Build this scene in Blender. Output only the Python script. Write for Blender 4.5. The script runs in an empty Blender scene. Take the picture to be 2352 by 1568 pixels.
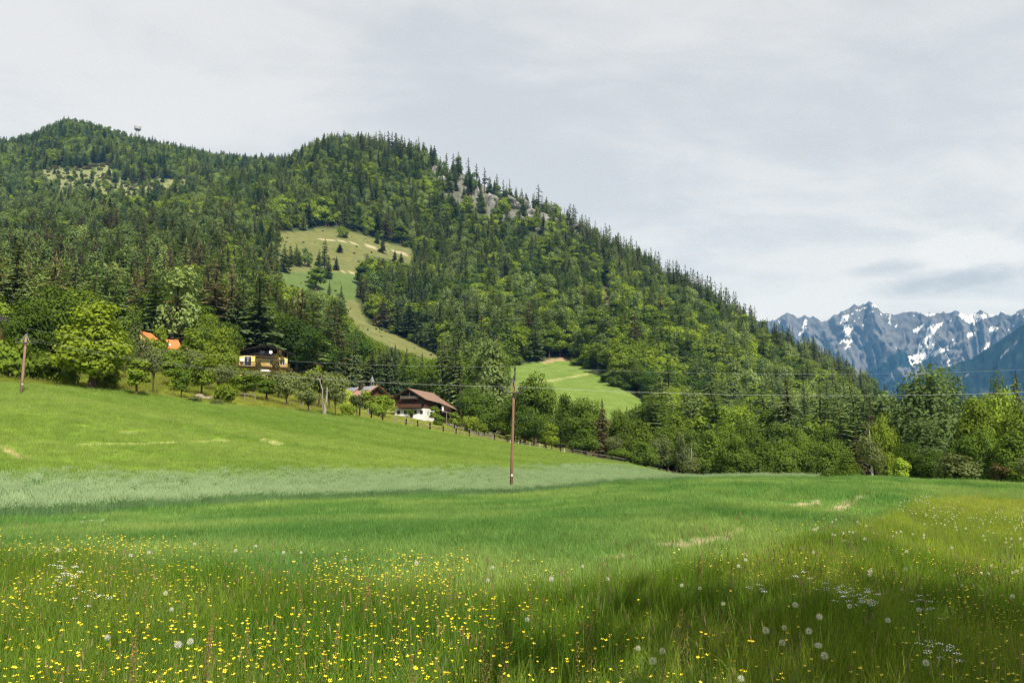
import bpy, math, random
import numpy as np
from mathutils import Vector, Matrix, Euler

R = math.radians
rng = np.random.default_rng(11)
random.seed(5)
scene = bpy.context.scene
COL = scene.collection

# ------------------------------------------------------------------ camera
F, CX, CY = 1846.0, 1176.0, 784.0          # photograph measured at 2352 x 1568
PITCH = math.atan((1020 - CY) / F)
CP, SP = math.cos(PITCH), math.sin(PITCH)
EYE = 1.65
cam_data = bpy.data.cameras.new('camera')
cam_data.sensor_width = 36.0
cam_data.lens = 36.0 * F / 2352.0
cam_data.clip_start = 0.1
cam_data.clip_end = 40000.0
cam = bpy.data.objects.new('camera', cam_data)
cam.location = (0, 0, EYE)
cam.rotation_euler = (R(90) + PITCH, 0, 0)
COL.objects.link(cam)
scene.camera = cam

# ------------------------------------------------------------------ light
SUN_EL, SUN_AZ = R(46), R(153)             # azimuth clockwise from +Y: behind the camera, to the right
sun_dir = Vector((math.sin(SUN_AZ) * math.cos(SUN_EL), math.cos(SUN_AZ) * math.cos(SUN_EL), math.sin(SUN_EL)))
sl = bpy.data.lights.new('sun', 'SUN')
sl.energy = 4.7
sl.angle = R(0.6)
sl.color = (1.0, 0.95, 0.86)
sun = bpy.data.objects.new('sun', sl)
sun.rotation_euler = (-sun_dir).to_track_quat('-Z', 'Y').to_euler()
COL.objects.link(sun)

vs = scene.view_settings
vs.view_transform = 'Standard'
vs.look = 'None'
vs.exposure = 0.72
vs.gamma = 1.0
vs.use_curve_mapping = False
scene.display_settings.display_device = 'sRGB'
cy = scene.cycles
cy.max_bounces = 6
cy.diffuse_bounces = 3
cy.glossy_bounces = 2
cy.transmission_bounces = 3
cy.transparent_max_bounces = 8
cy.volume_bounces = 0
cy.use_denoising = True
cy.use_adaptive_sampling = False
cy.filter_width = 1.2
try:
    cy.denoiser = 'OPENIMAGEDENOISE'
    cy.denoising_prefilter = 'NONE'
except Exception:
    pass

# ------------------------------------------------------------------ projection helpers
def ray(x, y):
    """horizontal-distance-1 direction of a photo pixel: (sin az, cos az, slope)"""
    a = (x - CX) / F
    k = (CY - y) / F
    fx, fy, fz = a, CP - k * SP, SP + k * CP
    h = math.hypot(fx, fy)
    return fx / h, fy / h, fz / h

def at(x, y, r):
    sx, sy, t = ray(x, y)
    return Vector((sx * r, sy * r, EYE + t * r))

def azim(x, y=950):
    sx, sy, t = ray(x, y)
    return math.atan2(sx, sy)

def slope_at(theta, y):
    """slope of the line of sight at azimuth theta that meets photo row y"""
    k = (CY - y) / F
    c = np.cos(theta)
    return c * (k * CP + SP) / (CP - k * SP)

def proj(X, Y, Z):
    Z = Z - EYE
    fw = Y * CP + Z * SP
    up = -Y * SP + Z * CP
    fw = np.maximum(fw, 1e-3)
    return CX + F * X / fw, CY - F * up / fw

def in_poly(px, py, poly):
    px = np.asarray(px); py = np.asarray(py)
    inside = np.zeros(px.shape, bool)
    n = len(poly)
    for i in range(n):
        x1, y1 = poly[i]; x2, y2 = poly[(i + 1) % n]
        c = (y1 > py) != (y2 > py)
        xi = (x2 - x1) * (py - y1) / ((y2 - y1) if y2 != y1 else 1e-9) + x1
        inside ^= c & (px < xi)
    return inside

def seg_dist(px, py, pts):
    d = np.full(np.shape(px), 1e9)
    for (x1, y1), (x2, y2) in zip(pts[:-1], pts[1:]):
        dx, dy = x2 - x1, y2 - y1
        t = np.clip(((px - x1) * dx + (py - y1) * dy) / (dx * dx + dy * dy + 1e-9), 0, 1)
        d = np.minimum(d, np.hypot(px - x1 - t * dx, py - y1 - t * dy))
    return d

# ------------------------------------------------------------------ noise
_lat = np.random.default_rng(3).random((256, 256))
def vnoise(x, y):
    xi = np.floor(x).astype(int); yi = np.floor(y).astype(int)
    fx = x - xi; fy = y - yi
    fx = fx * fx * (3 - 2 * fx); fy = fy * fy * (3 - 2 * fy)
    a = _lat[xi & 255, yi & 255]; b = _lat[(xi + 1) & 255, yi & 255]
    c = _lat[xi & 255, (yi + 1) & 255]; d = _lat[(xi + 1) & 255, (yi + 1) & 255]
    return (a * (1 - fx) + b * fx) * (1 - fy) + (c * (1 - fx) + d * fx) * fy

def fbm(x, y, o=4):
    x = np.asarray(x, float); y = np.asarray(y, float)
    s = np.zeros(np.broadcast(x, y).shape); a = 0.5; t = 0
    for i in range(o):
        s = s + a * vnoise(x * 2 ** i + 17.3 * i, y * 2 ** i + 5.1 * i); t += a; a *= 0.5
    return s / t

def ridged(x, y, o=5):
    s = 0; a = 0.5; t = 0; w = 1.0
    for i in range(o):
        n = 1 - np.abs(2 * vnoise(x * 2 ** i + 31.7 * i, y * 2 ** i + 11.9 * i) - 1)
        n = n * n
        s = s + a * n * w; w = np.clip(n * 1.6, 0, 1); t += a; a *= 0.55
    return s / t

# ------------------------------------------------------------------ node helpers
def new_mat(name):
    m = bpy.data.materials.new(name)
    m.use_nodes = True
    nt = m.node_tree
    nt.nodes.clear()
    return m, nt

def nd(nt, t, **kw):
    n = nt.nodes.new(t)
    for k, v in kw.items():
        if k.startswith('i_'):
            n.inputs[k[2:].replace('_', ' ')].default_value = v
        elif k.startswith('n_'):
            n.inputs[int(k[2:])].default_value = v
        else:
            setattr(n, k, v)
    return n

def mixc(nt, fac, a, b, mode='MIX'):
    n = nt.nodes.new('ShaderNodeMix'); n.data_type = 'RGBA'; n.blend_type = mode
    for sock, v in ((n.inputs[0], fac), (n.inputs[6], a), (n.inputs[7], b)):
        if hasattr(v, 'is_output') or isinstance(v, bpy.types.NodeSocket):
            nt.links.new(v, sock)
        elif isinstance(v, (tuple, list)):
            sock.default_value = tuple(v) + ((1,) if len(v) == 3 else ())
        else:
            sock.default_value = v
    return n.outputs[2]

def math_n(nt, op, a, b=0.0, c=0.0, clamp=False):
    n = nt.nodes.new('ShaderNodeMath'); n.operation = op; n.use_clamp = clamp
    for i, v in enumerate((a, b, c)):
        if isinstance(v, bpy.types.NodeSocket): nt.links.new(v, n.inputs[i])
        else: n.inputs[i].default_value = v
    return n.outputs[0]

def maprange(nt, v, a, b, c=0.0, d=1.0, smooth=True):
    n = nt.nodes.new('ShaderNodeMapRange'); n.interpolation_type = 'SMOOTHSTEP' if smooth else 'LINEAR'
    n.inputs[1].default_value = a; n.inputs[2].default_value = b; n.inputs[3].default_value = c; n.inputs[4].default_value = d
    nt.links.new(v, n.inputs[0])
    return n.outputs[0]

def noise_n(nt, scale, detail=3.0, rough=0.55, vec=None, dist=0.0):
    n = nt.nodes.new('ShaderNodeTexNoise'); n.noise_dimensions = '3D'
    n.inputs['Scale'].default_value = scale; n.inputs['Detail'].default_value = detail
    n.inputs['Roughness'].default_value = rough; n.inputs['Distortion'].default_value = dist
    if vec is not None: nt.links.new(vec, n.inputs['Vector'])
    return n.outputs['Fac']

# ------------------------------------------------------------------ world: clouded sky
w = bpy.data.worlds.new('World'); scene.world = w; w.use_nodes = True
nt = w.node_tree; nt.nodes.clear()
out = nt.nodes.new('ShaderNodeOutputWorld')
sky = nt.nodes.new('ShaderNodeTexSky'); sky.sky_type = 'NISHITA'; sky.sun_disc = False
sky.sun_elevation = SUN_EL; sky.sun_rotation = SUN_AZ
sky.altitude = 800
bg_sky = nd(nt, 'ShaderNodeBackground'); bg_sky.inputs['Strength'].default_value = 0.10
nt.links.new(sky.outputs[0], bg_sky.inputs['Color'])
tc = nt.nodes.new('ShaderNodeTexCoord')
sep = nt.nodes.new('ShaderNodeSeparateXYZ'); nt.links.new(tc.outputs['Generated'], sep.inputs[0])
zc = math_n(nt, 'MAXIMUM', sep.outputs['Z'], 0.0)
zden = math_n(nt, 'ADD', zc, 0.22)
ux = math_n(nt, 'DIVIDE', sep.outputs['X'], zden); uy = math_n(nt, 'DIVIDE', sep.outputs['Y'], zden)
cmb = nt.nodes.new('ShaderNodeCombineXYZ')
nt.links.new(ux, cmb.inputs[0]); nt.links.new(uy, cmb.inputs[1])
mp = nt.nodes.new('ShaderNodeMapping'); mp.inputs['Rotation'].default_value = (0, 0, R(38)); mp.inputs['Scale'].default_value = (0.75, 1.15, 1)
nt.links.new(cmb.outputs[0], mp.inputs[0])
n1 = noise_n(nt, 1.0, 8, 0.56, mp.outputs[0], 0.35)
n2 = noise_n(nt, 3.2, 7, 0.58, mp.outputs[0], 0.5)
cl = math_n(nt, 'ADD', math_n(nt, 'MULTIPLY', n1, 0.66), math_n(nt, 'MULTIPLY', n2, 0.34))
f1 = maprange(nt, cl, 0.40, 0.585)
ccol = mixc(nt, f1, (0.392, 0.408, 0.424), (0.500, 0.503, 0.508))
# a long flat bank of cloud low in the sky, to the right above the mountains
def bank(nt, x, y, ax, ay, dist_amt, lo, hi, seed):
    c = Vector(ray(x, y)).normalized()
    rt = Vector((c.y, -c.x, 0)).normalized(); up = rt.cross(c)
    def dot(v):
        n = nt.nodes.new('ShaderNodeVectorMath'); n.operation = 'DOT_PRODUCT'
        nt.links.new(tc.outputs['Generated'], n.inputs[0]); n.inputs[1].default_value = v
        return n.outputs['Value']
    dc = math_n(nt, 'MAXIMUM', dot(c), 0.05)
    nz = nt.nodes.new('ShaderNodeTexNoise'); nz.inputs['Scale'].default_value = 13.0; nz.inputs['Detail'].default_value = 7; nz.inputs['Roughness'].default_value = 0.6
    mpp = nt.nodes.new('ShaderNodeMapping'); mpp.inputs['Location'].default_value = (seed, 0, 0); mpp.inputs['Scale'].default_value = (1, 1, 2.2)
    nt.links.new(tc.outputs['Generated'], mpp.inputs[0]); nt.links.new(mpp.outputs[0], nz.inputs['Vector'])
    dn = math_n(nt, 'MULTIPLY', math_n(nt, 'SUBTRACT', nz.outputs['Fac'], 0.5), dist_amt)
    u = math_n(nt, 'DIVIDE', math_n(nt, 'DIVIDE', dot(rt), dc), ax / F)
    v = math_n(nt, 'DIVIDE', math_n(nt, 'DIVIDE', dot(up), dc), ay / F)
    e = math_n(nt, 'SQRT', math_n(nt, 'ADD', math_n(nt, 'MULTIPLY', u, u), math_n(nt, 'MULTIPLY', v, v)))
    e = math_n(nt, 'ADD', e, dn)
    front = math_n(nt, 'GREATER_THAN', dot(c), 0.3)
    return math_n(nt, 'MULTIPLY', maprange(nt, e, lo, hi, 1.0, 0.0), front), v
m0, v0 = bank(nt, 2235, 590, 150, 58, 1.6, 0.55, 1.05, 3.0)
ccol = mixc(nt, math_n(nt, 'MULTIPLY', m0, .85), ccol, (0.535, 0.538, 0.542))
m1, v1 = bank(nt, 2195, 645, 180, 30, 2.2, 0.1, 1.2, 0.0)
ccol = mixc(nt, math_n(nt, 'MULTIPLY', m1, 0.8), ccol, (0.265, 0.278, 0.292))
m2, v2 = bank(nt, 2060, 614, 95, 20, 2.2, 0.1, 1.2, 7.0)
ccol = mixc(nt, math_n(nt, 'MULTIPLY', m2, 0.62), ccol, (0.285, 0.298, 0.312))
m3, v3 = bank(nt, 1385, 520, 80, 40, 1.3, 0.1, 1.2, 12.0)
ccol = mixc(nt, math_n(nt, 'MULTIPLY', m3, 0.35), ccol, (0.46, 0.46, 0.46))
bg_cl = nt.nodes.new('ShaderNodeBackground'); bg_cl.inputs['Strength'].default_value = 1.0
nt.links.new(ccol, bg_cl.inputs['Color'])
mixs = nt.nodes.new('ShaderNodeMixShader'); mixs.inputs[0].default_value = 0.93
nt.links.new(bg_sky.outputs[0], mixs.inputs[1]); nt.links.new(bg_cl.outputs[0], mixs.inputs[2])
nt.links.new(mixs.outputs[0], out.inputs['Surface'])

# ------------------------------------------------------------------ object helpers
def link(name, data, parent=None, loc=None):
    o = bpy.data.objects.new(name, data)
    COL.objects.link(o)
    if parent is not None: o.parent = parent
    if loc is not None: o.location = loc
    return o

def tag(o, label=None, cat=None, group=None, kind=None):
    if label: o['label'] = label
    if cat: o['category'] = cat
    if group: o['group'] = group
    if kind: o['kind'] = kind
    return o

def thing(name, label, cat, loc, rotz=0.0, group=None):
    o = link(name, None)
    o.location = loc; o.rotation_euler = (0, 0, rotz)
    o.empty_display_size = 0.3
    return tag(o, label, cat, group)

class MB:
    """collects geometry for one mesh"""
    def __init__(s): s.v = []; s.f = []; s.m = []
    def add(s, vs_, fs_, mi=0):
        b = len(s.v); s.v.extend([tuple(p) for p in vs_])
        s.f.extend([tuple(b + i for i in f) for f in fs_]); s.m.extend([mi] * len(fs_))
        return s
    def box(s, x0, y0, z0, x1, y1, z1, mi=0):
        v = [(x0, y0, z0), (x1, y0, z0), (x1, y1, z0), (x0, y1, z0), (x0, y0, z1), (x1, y0, z1), (x1, y1, z1), (x0, y1, z1)]
        return s.add(v, [(0, 3, 2, 1), (4, 5, 6, 7), (0, 1, 5, 4), (1, 2, 6, 5), (2, 3, 7, 6), (3, 0, 4, 7)], mi)
    def bar(s, p, q, w_, h_=None, mi=0):
        p = Vector(p); q = Vector(q); d = (q - p).normalized(); h_ = h_ or w_
        a = Vector((0, 0, 1)) if abs(d.z) < 0.9 else Vector((1, 0, 0))
        x = d.cross(a).normalized() * w_ / 2; y = x.normalized().cross(d) * h_ / 2
        v = [p - x - y, p + x - y, p + x + y, p - x + y, q - x - y, q + x - y, q + x + y, q - x + y]
        return s.add(v, [(0, 1, 2, 3), (7, 6, 5, 4), (0, 4, 5, 1), (1, 5, 6, 2), (2, 6, 7, 3), (3, 7, 4, 0)], mi)
    def tube(s, pts, rad, n=6, mi=0, cap=True):
        pts = [Vector(p) for p in pts]; rings = []
        for i, p in enumerate(pts):
            d = (pts[min(i + 1, len(pts) - 1)] - pts[max(i - 1, 0)]).normalized()
            a = Vector((0, 0, 1)) if abs(d.z) < 0.9 else Vector((1, 0, 0))
            x = d.cross(a).normalized(); y = x.cross(d)
            r_ = rad[i] if isinstance(rad, (list, tuple)) else rad
            rings.append([p + (x * math.cos(2 * math.pi * k / n) + y * math.sin(2 * math.pi * k / n)) * r_ for k in range(n)])
        v = [q for rr in rings for q in rr]; f = []
        for i in range(len(pts) - 1):
            for k in range(n):
                f.append((i * n + k, i * n + (k + 1) % n, (i + 1) * n + (k + 1) % n, (i + 1) * n + k))
        if cap:
            f.append(tuple(range(n))[::-1]); f.append(tuple((len(pts) - 1) * n + k for k in range(n)))
        return s.add(v, f, mi)
    def prism(s, poly, y0, y1, mi=0):
        """polygon in xz, extruded along y"""
        n = len(poly)
        v = [(x, y0, z) for x, z in poly] + [(x, y1, z) for x, z in poly]
        f = [tuple(range(n)), tuple(range(2 * n - 1, n - 1, -1))]
        f += [(i, n + i, n + (i + 1) % n, (i + 1) % n) for i in range(n)]
        return s.add(v, f, mi)
    def slab(s, quad, th, mi=0):
        """a quad given a thickness along its normal"""
        q = [Vector(p) for p in quad]
        n = (q[1] - q[0]).cross(q[3] - q[0]).normalized() * th
        v = q + [p - n for p in q]
        return s.add(v, [(0, 1, 2, 3), (7, 6, 5, 4), (0, 4, 5, 1), (1, 5, 6, 2), (2, 6, 7, 3), (3, 7, 4, 0)], mi)
    def mesh(s, name, mats, smooth=False):
        me = bpy.data.meshes.new(name)
        me.from_pydata(s.v, [], s.f)
        for m in (mats if isinstance(mats, (list, tuple)) else [mats]): me.materials.append(m)
        if any(s.m): me.polygons.foreach_set('material_index', s.m)
        if smooth: me.polygons.foreach_set('use_smooth', [True] * len(s.f))
        me.update()
        return me
    def build(s, name, mats, parent=None, loc=None, smooth=False):
        return link(name, s.mesh(name, mats, smooth), parent, loc)

def np_mesh(name, verts, faces, mat, smooth=False, cols=None, tint=None):
    """fast mesh from arrays; faces (N,3) or (N,4)"""
    me = bpy.data.meshes.new(name)
    k = faces.shape[1]
    me.vertices.add(len(verts)); me.vertices.foreach_set('co', np.asarray(verts, np.float32).ravel())
    me.loops.add(faces.size); me.loops.foreach_set('vertex_index', faces.astype(np.int32).ravel())
    me.polygons.add(len(faces)); me.polygons.foreach_set('loop_start', np.arange(0, faces.size, k, dtype=np.int32))
    if smooth: me.polygons.foreach_set('use_smooth', np.ones(len(faces), bool))
    if mat is not None: me.materials.append(mat)
    if cols is not None:
        a = me.attributes.new('ground_col', 'FLOAT_COLOR', 'POINT')
        c4 = np.ones((len(verts), 4), np.float32); c4[:, :3] = cols
        a.data.foreach_set('color', c4.ravel())
    me.update(calc_edges=True)
    me.validate()
    return me
# ------------------------------------------------------------------ terrain
# features along each line of sight: (horizontal distance, photo row of the ground there)
COLX = [-500, 0, 120, 250, 500, 620, 750, 950, 1176, 1400, 1600, 1800, 2000, 2200, 2352, 2800]
FEAT = [
 # F2 front edge of the rye
 [(30,1215),(36,1190),(38,1183),(40,1176),(45,1160),(47,1153),(50,1147),(55,1140),(62,1133),(75,1113),(98,1104),(100,1103),(95,1101),(85,1106),(80,1110),(80,1112)],
 # F3 back edge of the rye
 [(52,1085),(55,1085),(56,1085),(58,1084),(63,1081),(66,1080),(70,1078),(77,1075),(90,1071),(108,1068),(114,1101),(118,1106),(118,1109),(108,1115),(103,1118),(100,1120)],
 # F4 top of the upper field
 [(112,868),(115,880),(117,888),(120,898),(125,928),(130,938),(140,950),(152,983),(152,1022),(140,1060),(140,1112),(140,1122),(140,1130),(135,1135),(130,1135),(130,1135)],
 # F5 houses and orchard
 [(165,830),(165,845),(168,850),(170,856),(185,862),(192,878),(205,924),(235,962),(210,1015),(200,1062),(190,1116),(200,1126),(210,1128),(200,1132),(200,1132),(200,1132)],
 # F6 foot of the wooded hill
 [(260,810),(260,820),(265,820),(270,820),(280,825),(285,832),(300,868),(320,905),(330,955),(330,968),(340,1035),(340,1075),(380,1095),(400,1105),(400,1105),(400,1105)],
 # F7
 [(500,680),(500,690),(500,690),(500,690),(520,690),(560,695),(600,715),(580,780),(510,836),(520,835),(480,935),(480,1005),(520,1045),(600,1085),(600,1090),(600,1090)],
 # F8
 [(900,540),(900,540),(900,540),(900,535),(900,530),(910,530),(920,535),(900,600),(850,650),(850,672),(800,762),(750,862),(680,985),(800,1065),(800,1075),(800,1080)],
 # F9 crest of the nearer hill
 [(1200,495),(1200,495),(1200,488),(1200,475),(1250,445),(1330,402),(1300,350),(1280,378),(1230,470),(1150,592),(1060,702),(950,806),(800,945),(1000,1045),(1000,1060),(1000,1070)],
 # F10 crest of the summit behind
 [(2000,390),(2000,366),(2000,322),(2000,358),(1950,402),(1900,415),(1700,440),(1600,490),(1500,580),(1400,715),(1400,860),(1300,940),(1200,1010),(1500,1055),(1500,1065),(1500,1075)],
 # F11 beyond
 [(2700,560),(2700,540),(2700,520),(2700,520),(2700,540),(2700,560),(2700,600),(2700,700),(2700,800),(2700,900),(2700,960),(2700,1000),(2700,1030),(2700,1060),(2700,1065),(2700,1075)],
]
MEADOW = [(14,-1.7),(12,-1.7),(11.2,-1.66),(10.5,-1.64),(9,-1.63),(8.6,-1.63),(8.2,-1.63),(8.0,-1.63),(7.8,-1.63),(8.2,-1.64),(9.4,-1.66),(12.5,-1.74),(21,-2.05),(52,-3.4),(58,-3.7),(58,-3.8)]

def pchip_slopes(x, y):
    h = np.diff(x, axis=-1); d = np.diff(y, axis=-1) / h
    m = np.zeros_like(y)
    w1 = 2 * h[..., 1:] + h[..., :-1]; w2 = h[..., 1:] + 2 * h[..., :-1]
    s = d[..., :-1] * d[..., 1:] > 0
    with np.errstate(all='ignore'):
        hm = (w1 + w2) / (w1 / d[..., :-1] + w2 / d[..., 1:])
    m[..., 1:-1] = np.where(s, hm, 0)
    m[..., 0] = d[..., 0]; m[..., -1] = d[..., -1]
    return m

def pchip_eval(x, y, q):
    m = pchip_slopes(x, y)
    i = np.clip(np.searchsorted(x, q) - 1, 0, len(x) - 2)
    h = x[i + 1] - x[i]; t = np.clip((q - x[i]) / h, 0, 1)
    return (y[i] * (1 + 2 * t) * (1 - t) ** 2 + m[i] * h * t * (1 - t) ** 2
            + y[i + 1] * t * t * (3 - 2 * t) + m[i + 1] * h * t * t * (t - 1))

th_c = np.array([azim(x) for x in COLX])
nF = len(FEAT) + 2
FR = np.zeros((nF, len(COLX))); FZ = np.zeros((nF, len(COLX)))
FR[0] = 0.6; FZ[0] = -EYE
for c in range(len(COLX)):
    FR[1, c], FZ[1, c] = MEADOW[c]
    for k, row in enumerate(FEAT):
        r_, y_ = row[c]
        FR[k + 2, c] = r_; FZ[k + 2, c] = slope_at(th_c[c], y_) * r_
FR[0] = 0.4
# sides and back of the camera: gentle ground
th_all = np.concatenate([[-math.pi, -1.9, -1.2], th_c, [1.2, 1.9, math.pi]])
def ext(A, z=False):
    l, r_ = A[:, :1], A[:, -1:]
    if z:
        flat = np.linspace(-EYE, -4.0, A.shape[0])[:, None]
        return np.hstack([flat, l * 0.25 + flat * 0.75, l * 0.8 + flat * 0.2, A, r_ * 0.8 + flat * 0.2, r_ * 0.3 + flat * 0.7, flat])
    return np.hstack([l, l, l, A, r_, r_, l])
FRa = ext(FR); FZa = ext(FZ, True)
FRa[:, -1] = FRa[:, 0]
TH = np.unique(np.concatenate([np.linspace(-math.pi, -0.78, 26), np.linspace(-0.78, 0.78, 330), np.linspace(0.78, math.pi, 26)]))
RR = np.concatenate([[0.4], np.geomspace(0.8, 60, 95), np.geomspace(60, 1400, 391)[1:], np.geomspace(1400, 2700, 36)[1:]])
FRt = np.stack([pchip_eval(th_all, FRa[k], TH) for k in range(nF)])
FZt = np.stack([pchip_eval(th_all, FZa[k], TH) for k in range(nF)])
ZT = np.zeros((len(TH), len(RR)))
for i in range(len(TH)):
    ZT[i] = pchip_eval(FRt[:, i], FZt[:, i], RR) + EYE
ZT -= 0.0
_X = np.sin(TH)[:, None] * RR[None]; _Y = np.cos(TH)[:, None] * RR[None]
amp = np.interp(RR, [0, 10, 60, 150, 300, 600, 1200, 2000], [0.03, 0.06, 0.15, 0.25, 2.0, 6.0, 10.0, 7.0])[None]
sc_ = np.interp(RR, [0, 20, 100, 300, 800], [3.0, 8.0, 20.0, 60.0, 90.0])[None]
bump = (fbm(_X / 90 + 7.7, _Y / 90 + 3.1, 5) - 0.5) * 2
bump_n = (fbm(_X / 7 + 1.7, _Y / 7 + 9.1, 3) - 0.5) * 2
wfar = np.clip((RR[None] - 160) / 200, 0, 1)
ZT = ZT + amp * np.where(wfar > 0, bump * wfar + bump_n * (1 - wfar), bump_n)
FRv = FRt  # feature distances per azimuth

def H(x, y):
    x = np.asarray(x, float); y = np.asarray(y, float)
    th = np.arctan2(x, y); r_ = np.hypot(x, y)
    i = np.clip(np.searchsorted(TH, th) - 1, 0, len(TH) - 2)
    j = np.clip(np.searchsorted(RR, r_) - 1, 0, len(RR) - 2)
    a = np.clip((th - TH[i]) / (TH[i + 1] - TH[i]), 0, 1); b = np.clip((r_ - RR[j]) / (RR[j + 1] - RR[j]), 0, 1)
    return (ZT[i, j] * (1 - a) * (1 - b) + ZT[i + 1, j] * a * (1 - b) + ZT[i, j + 1] * (1 - a) * b + ZT[i + 1, j + 1] * a * b)

def feat_r(k, th):
    return np.interp(th, TH, FRv[k])

_rs = np.geomspace(3, 2500, 3000)
def ground_at(x, y, rmin=3.0):
    """the first point of the ground seen at a photo pixel"""
    sx, sy, t = ray(x, y)
    rr = _rs[_rs >= rmin]
    g = H(sx * rr, sy * rr)
    hit = np.nonzero(g >= EYE + t * rr)[0]
    r_ = rr[hit[0]] if len(hit) else 200.0
    return Vector((sx * r_, sy * r_, float(H(sx * r_, sy * r_))))

def on_ground(x, r_, y=950):
    sx, sy, t = ray(x, y)
    return Vector((sx * r_, sy * r_, float(H(sx * r_, sy * r_))))

# open ground on the hill, as outlines seen from the camera
P_PASTURE = [(636,536),(700,530),(760,523),(800,530),(868,552),(952,575),(948,607),(905,598),(842,588),(838,604),(824,640),(820,690),(845,742),(895,765),(962,795),(1015,822),(1012,830),(960,818),(880,790),(812,752),(792,745),(788,692),(735,668),(640,662)]
P_GREEN = [(640,628),(740,622),(822,632),(818,690),(800,690),(740,690),(640,665)]
P_LOWER = [(1165,840),(1215,834),(1268,824),(1300,822),(1345,845),(1385,862),(1430,895),(1470,915),(1500,942),(1400,962),(1165,960)]
P_CLEAR = [(90,392),(255,376),(275,420),(440,410),(420,452),(330,480),(200,470),(90,440)]
P_CLIFF = [(975,372),(1040,385),(1120,430),(1210,462),(1300,500),(1352,545),(1345,570),(1250,540),(1130,500),(1040,460),(985,420)]
P_GULLY = [(1378,660),(1392,656),(1402,700),(1408,770),(1400,786),(1396,730),(1386,700)]
P_SCREE = [(1680,795),(1790,770),(1850,820),(1830,860),(1740,850)]

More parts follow.
